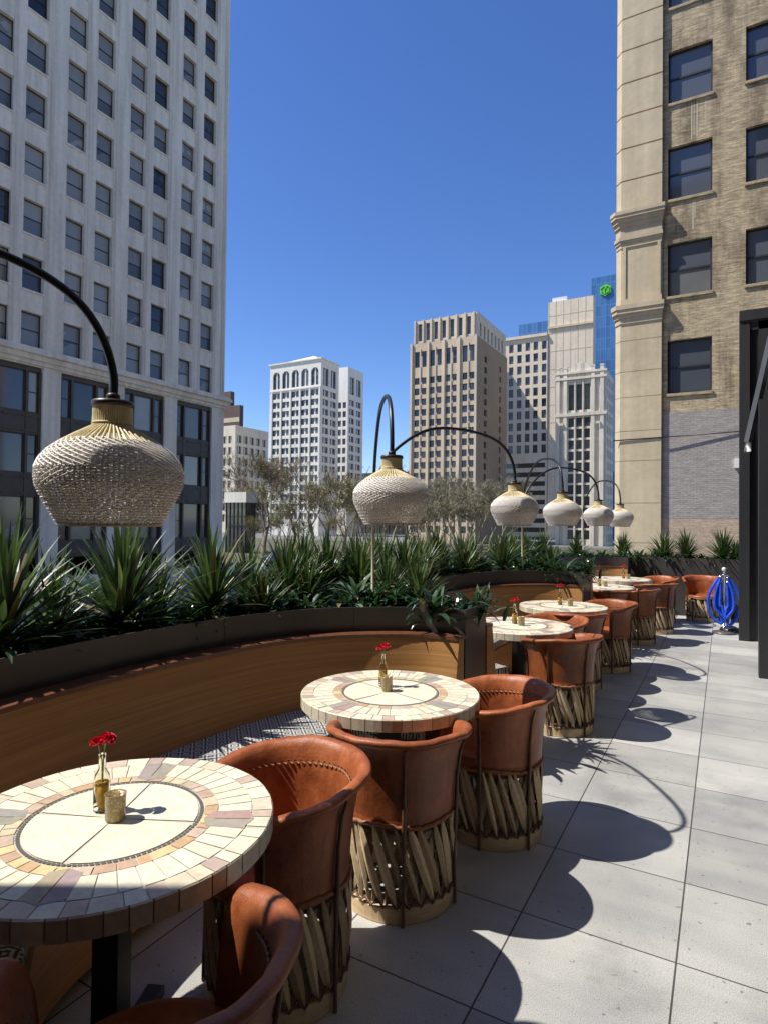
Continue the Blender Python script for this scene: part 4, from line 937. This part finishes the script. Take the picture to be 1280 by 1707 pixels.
# ------------------------------------------------------------------ CHAIRS (opening toward +Y local)
def build_chair(seed, loc, face, label):
    rnd = random.Random(seed); t = thing('barrel_chair', loc, label, 'chair', 'leather barrel chairs at the tables', rz=atan2(face[1], face[0]) - pi / 2)
    RB_, RT = .238, .245
    mb = MB(); mb.lathe([(RB_ - .012, .003), (RB_ + .012, .003), (RB_ + .014, .064), (RB_ + .009, .069), (RB_ - .010, .067)], 48, closed=True, sm=False); mb.build('base_hoop', M['hoop'], t)
    # cedar slats
    mb = MB()
    def slat(a0, lean, r0, r1, w, z0, z1, th, col, bow):
        n = 6; rows = []
        for i in range(n + 1):
            s = i / n; a = a0 + lean * s; r = r0 + (r1 - r0) * s + bow * sin(pi * s); z = z0 + (z1 - z0) * s
            ww = w * (.16 + .84 * min(1, sin(pi * min(max(s, .02), .98)) ** .8 * 1.25)); d = V((cos(a), sin(a), 0)); tn = V((-sin(a), cos(a), 0)); tl = lean * .245 / (z1 - z0)
            acr = (tn - V((0, 0, 1)) * tl).normalized()
            p = d * r + V((0, 0, z)); rows.append([p - acr * ww / 2 - d * .001, p + d * th, p + acr * ww / 2 - d * .001, p - d * th])
        n0 = len(mb.v)
        for rw in rows: mb.v += [tuple(q) for q in rw]
        for i in range(n):
            for j in range(4): j2 = (j + 1) % 4; mb.face((n0 + i * 4 + j, n0 + i * 4 + j2, n0 + i * 4 + 4 + j2, n0 + i * 4 + 4 + j), 0, col, False)
    cols_ = [(.66, .50, .29), (.56, .42, .25), (.72, .56, .34), (.46, .34, .20), (.60, .47, .30), (.40, .27, .15)]
    N = 30
    for i in range(N):
        a = 2 * pi * i / N + rnd.gauss(0, .03); slat(a, -rnd.uniform(.30, .52), .246, .250, rnd.uniform(.026, .044), rnd.uniform(.052, .08), rnd.uniform(.385, .41), .008, rnd.choice(cols_), rnd.uniform(0, .010))
    for i in range(26):
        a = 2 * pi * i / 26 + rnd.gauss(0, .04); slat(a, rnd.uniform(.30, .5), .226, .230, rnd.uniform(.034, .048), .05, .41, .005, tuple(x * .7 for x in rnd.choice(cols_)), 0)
    mb.build('slats', M['slat'], t)
    # zigzag thong above base and top hoop
    mb = MB(); pts = []
    for i in range(60):
        a = 2 * pi * i / 60; pts.append((.255 * cos(a), .255 * sin(a), .082 + (.018 if i % 2 else -.012)))
    mb.tube(pts, .0055, 5, closed=True); mb.build('lacing', M['leather_dark'], t); mb = MB()
    mb.lathe([(.215, .36), (.236, .36), (.236, .41), (.215, .41)], 40, closed=True)
    mb.build('top_hoop', M['leather_dark'], t)
    # shell
    AN = 128; prof_o = [(.251, .385), (.254, .45), (.259, .53), (.267, .61), (.279, .68), (.294, .722), (.300, .734), (.318, .739), (.326, .746)]
    prof_i = [(.328, .758), (.321, .767), (.300, .769), (.286, .762), (.272, .738), (.258, .69), (.248, .61), (.240, .52), (.236, .42)]
    prof = prof_o + prof_i; mb = MB(); K = 56; n0 = len(mb.v); kp = len(prof)
    for i in range(K + 1):
        s = i / K * 2 - 1; a = -pi / 2 + radians(AN) * s; e = abs(s); drop = .065 * max(0, (e - .3) / .7) ** 1.4
        taper = 1 if e < .93 else 1 - ((e - .93) / .07) ** 2 * .10
        lump = .0022 * sin(7 * a + seed) + .0010 * sin(19 * a)
        for (r, z) in prof:
            hz = (z - .385) / .40; zz_ = .385 + (z - .385) * (1 - (drop + lump) / .40) * (taper if z > .6 else 1)
            rr = r + lump * .8 * hz; mb.v.append((rr * cos(a), rr * sin(a), zz_))
    for i in range(K):
        for j in range(kp - 1): mb.face((n0 + i * kp + j, n0 + i * kp + j + 1, n0 + (i + 1) * kp + j + 1, n0 + (i + 1) * kp + j), 0, None, True)
    mb.face(tuple(n0 + j for j in range(kp))); mb.face(tuple(n0 + K * kp + j for j in range(kp))[::-1]); mb.build('backrest', M['leather'], t)
    # stitched seam inside
    mb = MB()
    for i in range(34):
        a = -pi / 2 + radians(95) * (i / 33 * 2 - 1); e = abs(i / 33 * 2 - 1); z = .695 - .03 * e; r = .2565; d = V((cos(a), sin(a), 0)); tn = V((-sin(a), cos(a), 0)); p = d * r + V((0, 0, z))
        mb.tube([p - tn * .008 - V((0, 0, .006)), p + tn * .006 - d * .004, p + tn * .010 + V((0, 0, .006))], .0042, 5)
    mb.build('stitching', M['rope'], t)
    # seat
    mb = MB(); mb.lathe([(0, .428), (.12, .431), (.19, .44), (.225, .447), (.248, .44), (.2535, .42), (.252, .392)], 48, cap=False); mb.build('seat', M['leather'], t)
    mb = MB(); pts = []; rr = []
    for i in range(90): a = 2 * pi * i / 90; pts.append((.2555 * cos(a), .2555 * sin(a), .398 + .007 * sin(5 * a + seed) + .003 * sin(31 * a))); rr.append(.009 + .003 * sin(45 * a * 1.0))
    mb.tube(pts, rr, 6, closed=True); mb.build('rope_trim', M['rope'], t)
    # upright thong-wrapped rods
    for k, s in enumerate((-.98, -.52, 0, .52, .98)):
        a = -pi / 2 + radians(AN - 4) * s; mb = MB(); e = abs(s); top = .738 - .062 * max(0, (e - .3) / .7) ** 1.4
        mb.tube([((.2655) * cos(a), .2655 * sin(a), .004), (.262 * cos(a), .262 * sin(a), .2), (.266 * cos(a), .266 * sin(a), .40), (.270 * cos(a), .270 * sin(a), .55), (.284 * cos(a), .284 * sin(a), .66), (.302 * cos(a), .302 * sin(a), top - .012)], [.0075, .0065, .0105, .0075, .0065, .005], 7)
        mb.build('rod', M['leather_dark'], t)
    for k in range(2):
        a = pi / 2 + (k - .5) * .9; mb = MB(); mb.tube([(.2655 * cos(a), .2655 * sin(a), .004), (.262 * cos(a), .262 * sin(a), .2), (.264 * cos(a), .264 * sin(a), .41)], .006, 6); mb.build('rod', M['leather_dark'], t)
    return t
chairs = [((-1.07, .905), (-.47, .27), 'nearest leather barrel chair, mostly in shadow at the bottom of the picture'),
    ((-1.40, 1.76), (-.3, -.5), 'leather barrel chair tucked beyond the nearest table, its seat lit'),
    ((-1.28, 2.45), (-.27, .42), 'leather barrel chair with its back to the camera before the second table'),
    ((-1.09, 3.2), (-.5, -.35), 'leather barrel chair right of the second table with a round shadow inside'),
    ((-1.16, 5.05), (-.45, .3), 'leather barrel chair before the third table, a diagonal shadow across its back'),
    ((-1.42, 5.86), (-.2, -.5), 'leather barrel chair beyond the third table, only its rim showing'),
    ((-1.34, 6.42), (-.25, .45), 'leather barrel chair before the fourth table'),
    ((-1.17, 7.38), (-.4, -.5), 'leather barrel chair beyond the fourth table, open toward the booth'),
    ((-1.42, 8.86), (-.15, .5), 'leather barrel chair half hidden before the fifth table'),
    ((-1.09, 9.27), (-.5, .1), 'leather barrel chair at the outer side of the fifth table'),
    ((-.93, 10.33), (-.55, .5), 'leather barrel chair standing furthest right in the row before the sixth table'),
    ((-.98, 11.5), (-.5, -.6), 'shaded leather barrel chair beyond the farthest table'),
    ((-.33, 12.05), (-.12, -1), 'lone leather barrel chair facing the camera against the far planter')]
protos = [build_chair(3 + i, (*c[0], 0), c[1], c[2]) for i, c in enumerate(chairs[:4])]
for i, c in enumerate(chairs[4:]):
    dup(protos[i % 4], (*c[0], 0), atan2(c[1][1], c[1][0]) - pi / 2, c[2])

# ------------------------------------------------------------------ LAMPS
PROF = [(.049, 2.0), (.050, 1.96), (.051, 1.935), (.063, 1.927), (.100, 1.905), (.139, 1.880), (.171, 1.854), (.191, 1.828), (.2005, 1.803), (.2025, 1.778), (.199, 1.753), (.189, 1.728), (.176, 1.703), (.163, 1.678), (.150, 1.655), (.142, 1.640)]
def profr(z):
    for (r0, z0), (r1, z1) in zip(PROF, PROF[1:]):
        if z1 <= z <= z0: t = (z0 - z) / (z0 - z1); return r0 + (r1 - r0) * t
    return PROF[-1][0]
def shade_meshes():
    Z0 = 1.82   # local origin
    rnd = random.Random(2); w = MB(); n = 88
    # horizontal weavers: over / under vertical stakes
    zs = []; z = 1.642
    while z < 1.892: zs.append(z); z += .0082 if z < 1.80 else .0072
    for i, z in enumerate(zs):
        pts = []; steps = n * 2
        for k in range(steps):
            a = 2 * pi * k / steps; ph = (k + (i % 2) * 1) % 4
            off = .0042 * sin(pi * k / 2 + (pi if (i // 2) % 2 else 0)) if z < 1.80 else .0035 * sin(pi * k / 2 + i * 1.05)
            r = profr(z) + off; pts.append((r * cos(a), r * sin(a), z - Z0 + .0007 * rnd.uniform(-1, 1)))
        b_ = rnd.uniform(.86, 1.03); c = (.95 * b_, .90 * b_, .83 * b_) if z < 1.80 else (.96 * b_, .93 * b_, .88 * b_)
        w.tube(pts, .0023, 4, 0, c, closed=True)
    # stakes
    for k in range(n):
        a = 2 * pi * (k + .5) / n; pts = []
        for j in range(15):
            z = 1.64 + (1.90 - 1.64) * j / 14; r = profr(z) - .001; pts.append((r * cos(a), r * sin(a), z - Z0))
        w.tube(pts, .0026, 4, 0, (.92, .87, .78), caps=False)
    # raised diagonal ribs in the upper herringbone band
    for k in range(42):
        for sg in (1,):
            a0 = 2 * pi * k / 42; pts = []
            for j in range(12):
                t = j / 11; z = 1.885 - t * .085; a = a0 + sg * t * 1.15; r = profr(z) + .0055; pts.append((r * cos(a), r * sin(a), z - Z0))
            w.tube(pts, .0030, 4, 0, (.96, .93, .88), caps=False)
    for k in range(34):
        a0 = 2 * pi * k / 34; pts = []
        for j in range(9):
            t = j / 8; z = 1.800 - t * .06; a = a0 + 1.15 - t * .8; r = profr(z) + .0035; pts.append((r * cos(a), r * sin(a), z - Z0))
        w.tube(pts, .0019, 4, 0, (.95, .92, .86), caps=False)
    w.lathe([(.139, 1.634 - Z0), (.146, 1.634 - Z0), (.147, 1.643 - Z0), (.139, 1.643 - Z0)], 64, 0, (.55, .42, .26), closed=True)
    # bamboo neck
    nb = MB()
    for k in range(56):
        a = 2 * pi * k / 56; pts = []; 
        for z in (2.0, 1.965, 1.935, 1.925, 1.905, 1.885, 1.868): r = profr(z) + .004; pts.append((r * cos(a), r * sin(a), z - Z0))
        nb.tube(pts, [.0029, .0029, .0029, .0032, .0036, .0036, .001], 5, 0, None, caps=False)
    nb.lathe([(profr(2.0) - .002, 2.0 - Z0), (profr(1.93) - .002, 1.93 - Z0), (.085, 1.905 - Z0), (.125, 1.88 - Z0)], 40, cap=False)
    nb.tube([(.0565 * cos(2 * pi * k / 30), .0565 * sin(2 * pi * k / 30), 1.942 - Z0) for k in range(30)], .003, 5, closed=True)
    cp = MB(); cp.lathe([(.02, 2.012 - Z0), (.058, 2.010 - Z0), (.061, 2.004 - Z0), (.061, 1.994 - Z0), (.05, 1.990 - Z0)], 32)
    cp.lathe([(.02, 2.012 - Z0), (.02, 2.03 - Z0), (.014, 2.035 - Z0)], 16)
    return w.mesh('weave', M['wicker']), nb.mesh('neck', M['bamboo']), cp.mesh('cap', M['cap'])
WMh, NMh, CPh = shade_meshes()
ARM = [(0, 1.75), (.0, 1.95), (.035, 2.05), (.09, 2.16), (.16, 2.25), (.26, 2.345), (.36, 2.405), (.46, 2.43), (.58, 2.432), (.70, 2.418), (.80, 2.39), (.88, 2.345), (.94, 2.28), (.98, 2.19), (1.0, 2.09), (1.0, 2.01)]
def arc_lamp(px_, py_, targets, label):
    t = thing('arc_lamp', (px_, py_, .96), label, 'lamp', 'black arc lamps with woven shades')
    mb = MB(); mb.tube([(0, 0, -.02), (0, 0, .84)], .011, 10); mb.build('post', M['pole_pale'], t)
    mb = MB(); mb.tube([(0, 0, .78), (0, 0, .98)], .0165, 12); mb.build('collar', M['black'], t)
    for (tx, ty, tz) in targets:
        dx, dy = tx - px_, ty - py_; mb = MB(); dz = tz - 1.82
        pts = refine([(s * 10, z) for s, z in ARM], 4); P3 = [(dx * s / 10, dy * s / 10, z - .96 + dz * min(1, s / 10)) for s, z in pts]
        mb.tube(P3, .0125, 10); mb.build('arm', M['black'], t)
        sh = obj('shade', WMh, t, (dx, dy, tz - .96), R_(0, 6)); obj('neck', NMh, sh); obj('cap', CPh, sh)
    return t
arc_lamp(-2.36, .02, [(-1.61, 1.195, 1.815), (-1.55, -1.1, 1.82)], 'largest woven lamp on a black arc at the left, post out of view')
arc_lamp(-2.36, 4.05, [(-1.57, 2.885, 1.822), (-1.60, 5.19, 1.82)], 'twin arc lamp with its arms over the second and third tables')
arc_lamp(-2.34, 7.94, [(-1.555, 6.79, 1.82), (-1.57, 9.08, 1.82)], 'twin arc lamp with thin pale post behind the third woven shade')
arc_lamp(-2.34, 11.95, [(-1.49, 10.6, 1.81)], 'farthest arc lamp, its woven shade in front of the limestone pilaster')

# ------------------------------------------------------------------ stand with blue ropes
ST = thing('rope_stand', (.0, 10.75, 0), 'chrome rope barrier post with a white topped finial and grey bases', 'stand')
mb = MB(); mb.lathe([(0, .002), (.16, .002), (.165, .015), (.15, .03), (.03, .045), (0, .046)], 28, cap=False); mb.build('base', M['awning_arm'], ST)
mb = MB(); mb.tube([(0, 0, .04), (0, 0, .93)], .016, 12); mb.lathe([(.03, .88), (.03, .905), (.018, .91)], 16); mb.build('post', M['chrome'], ST)
mb = MB(); mb.lathe([(.012, .93), (.014, .955), (.026, .965), (.031, .985), (.026, 1.008), (.01, 1.018), (0, 1.019)], 16); mb.build('finial', M['white'], ST)
ST2 = thing('rope_stand', (.09, 11.0, 0), 'second low chrome post base standing just behind the rope stand', 'stand')
mb = MB(); mb.lathe([(0, .002), (.15, .002), (.155, .02), (.14, .05), (.05, .09), (0, .1)], 28, cap=False); mb.build('base', M['black'], ST2)
mb = MB(); mb.tube([(0, 0, .09), (0, 0, .86)], .014, 10); mb.build('post', M['black'], ST2)
for k, (dx, dx2, zb, dy) in enumerate(((-.21, -.02, .16, -.05), (-.12, .0, .27, -.09), (.21, .05, .14, -.06), (.13, .02, .25, -.1))):
    mb = MB(); sg = 1 if dx > 0 else -1
    pts = refine([(sg * .035, .90), (dx * .55, .78), (dx * .95, .60), (dx, .42), (dx * .7, zb + .08), (dx2, zb), (dx2 * .5 + dx * .2, zb + .14), (dx * .42, .45), (dx * .38, .65), (sg * .04, .86)], 5)
    P3 = [(x, dy * (1 - abs(i / (len(pts) - 1) * 2 - 1) * .4) - .02, z) for i, (x, z) in enumerate(pts)]
    o = thing('blue_rope', (.0, 10.75, 0), ['long blue rope looped on the left of the chrome post', 'inner blue rope loop left of the chrome post', 'outermost blue rope loop at the right of the chrome post', 'middle blue rope loop right of the chrome post', 'short inner blue rope loop right of the chrome post', 'short blue rope loop nearest the chrome post on its left'][k], 'rope', 'blue ropes hanging on the post')
    mb.tube(P3[2:-2], .021, 8); mb.build('cord', M['blue'], o)
    for e in (P3[:3], P3[-3:]): h = MB(); h.tube(e, .017, 8); h.build('end_hook', M['chrome'], o)

# ------------------------------------------------------------------ black storefront at the right
SF = thing('black_pavilion', (.19, 10.2, 0), 'black steel framed pavilion front at the right edge of the terrace', 'building')
mb = MB(); mb.box(0, .13, 0, .12, 0, 4.62); mb.box(.24, .42, .02, .14, 0, 4.62); mb.build('corner_post', M['black_matte'], SF)
mb = MB(); mb.box(0, 3.5, -.02, .16, 4.64, 4.79); mb.box(0, 3.5, .02, .12, 4.50, 4.62); mb.build('header_beam', M['black_matte'], SF)
mb = MB(); mb.box(.13, .24, .05, .1, 0, 4.5); mb.box(.42, 3.5, .05, .1, 0, 4.5); mb.build('infill_panel', M['black'], SF)
mb = MB(); mb.box(.145, .4, -2.4, -2.2, 0, 3.05); mb.build('front_post', M['black_matte'], SF)
mb = MB(); mb.box(.55, .62, -9.5, 0, 0, 3.1); mb.box(.4, 3.5, -9.5, 0, 3.1, 3.3); mb.build('side_wall', M['black'], SF)
mb = MB(); mb.tube([(.05, -2.1, 2.62), (.27, -2.3, 3.75)], .045, 4, sm=False); mb.tube([(.05, -2.1, 2.62), (.03, -2.15, 2.5)], .03, 6); mb.build('awning_arm', M['awning_arm'], SF)
mb = MB(); mb.tube([(.055, -2.2, 2.50), (.055, -2.2, 2.60)], .022, 8); mb.build('lamp', M['white'], SF)
mb = MB(); mb.tube([(.22, -2.3, 3.0), (.25, -2.28, 2.3), (.235, -2.25, 1.2), (.24, -2.42, .4)], .008, 5); mb.build('cable', M['awning_arm'], SF)

# ------------------------------------------------------------------ camera, light, world
cam_d = bpy.data.cameras.new('Camera'); cam = bpy.data.objects.new('Camera', cam_d); COL.objects.link(cam); scene.camera = cam
cam_d.sensor_fit = 'HORIZONTAL'; cam_d.sensor_width = 36; cam_d.lens = F_ / 1280 * 36; cam_d.clip_end = 6000; cam_d.clip_start = .05
mw = Matrix(((rt.x, upv.x, -fw.x, 0), (rt.y, upv.y, -fw.y, 0), (rt.z, upv.z, -fw.z, 1.65), (0, 0, 0, 1))); cam.matrix_world = mw
sd_ = V((.625, .356, -1)).normalized()
sun_d = bpy.data.lights.new('Sun', 'SUN'); sun = bpy.data.objects.new('Sun', sun_d); COL.objects.link(sun); sun.location = (0, 0, 60)
sun.rotation_euler = sd_.to_track_quat('-Z', 'Y').to_euler(); sun_d.energy = 4.9; sun_d.angle = radians(.5); sun_d.color = (1, .955, .88)
w = bpy.data.worlds.new('World'); scene.world = w; w.use_nodes = True; nt = w.node_tree; bg = nt.nodes['Background']
sky = nd(nt, 'ShaderNodeTexSky', sky_type='NISHITA'); sky.sun_disc = False; sky.sun_elevation = radians(54.3); sky.sun_rotation = atan2(-sd_.x, -sd_.y); sky.air_density = 1.0; sky.dust_density = .15; sky.ozone_density = 5; sky.altitude = 200
hs = nd(nt, 'ShaderNodeHueSaturation'); hs.inputs['Saturation'].default_value = 1.17; hs.inputs['Hue'].default_value = .512
nt.links.new(sky.outputs[0], hs.inputs['Color']); nt.links.new(hs.outputs[0], bg.inputs[0]); bg.inputs[1].default_value = .138
scene.view_settings.view_transform = 'Standard'; scene.view_settings.look = 'None'; scene.view_settings.exposure = .33; scene.view_settings.gamma = 1
scene.render.engine = 'CYCLES'; scene.cycles.max_bounces = 8; scene.cycles.use_denoising = True
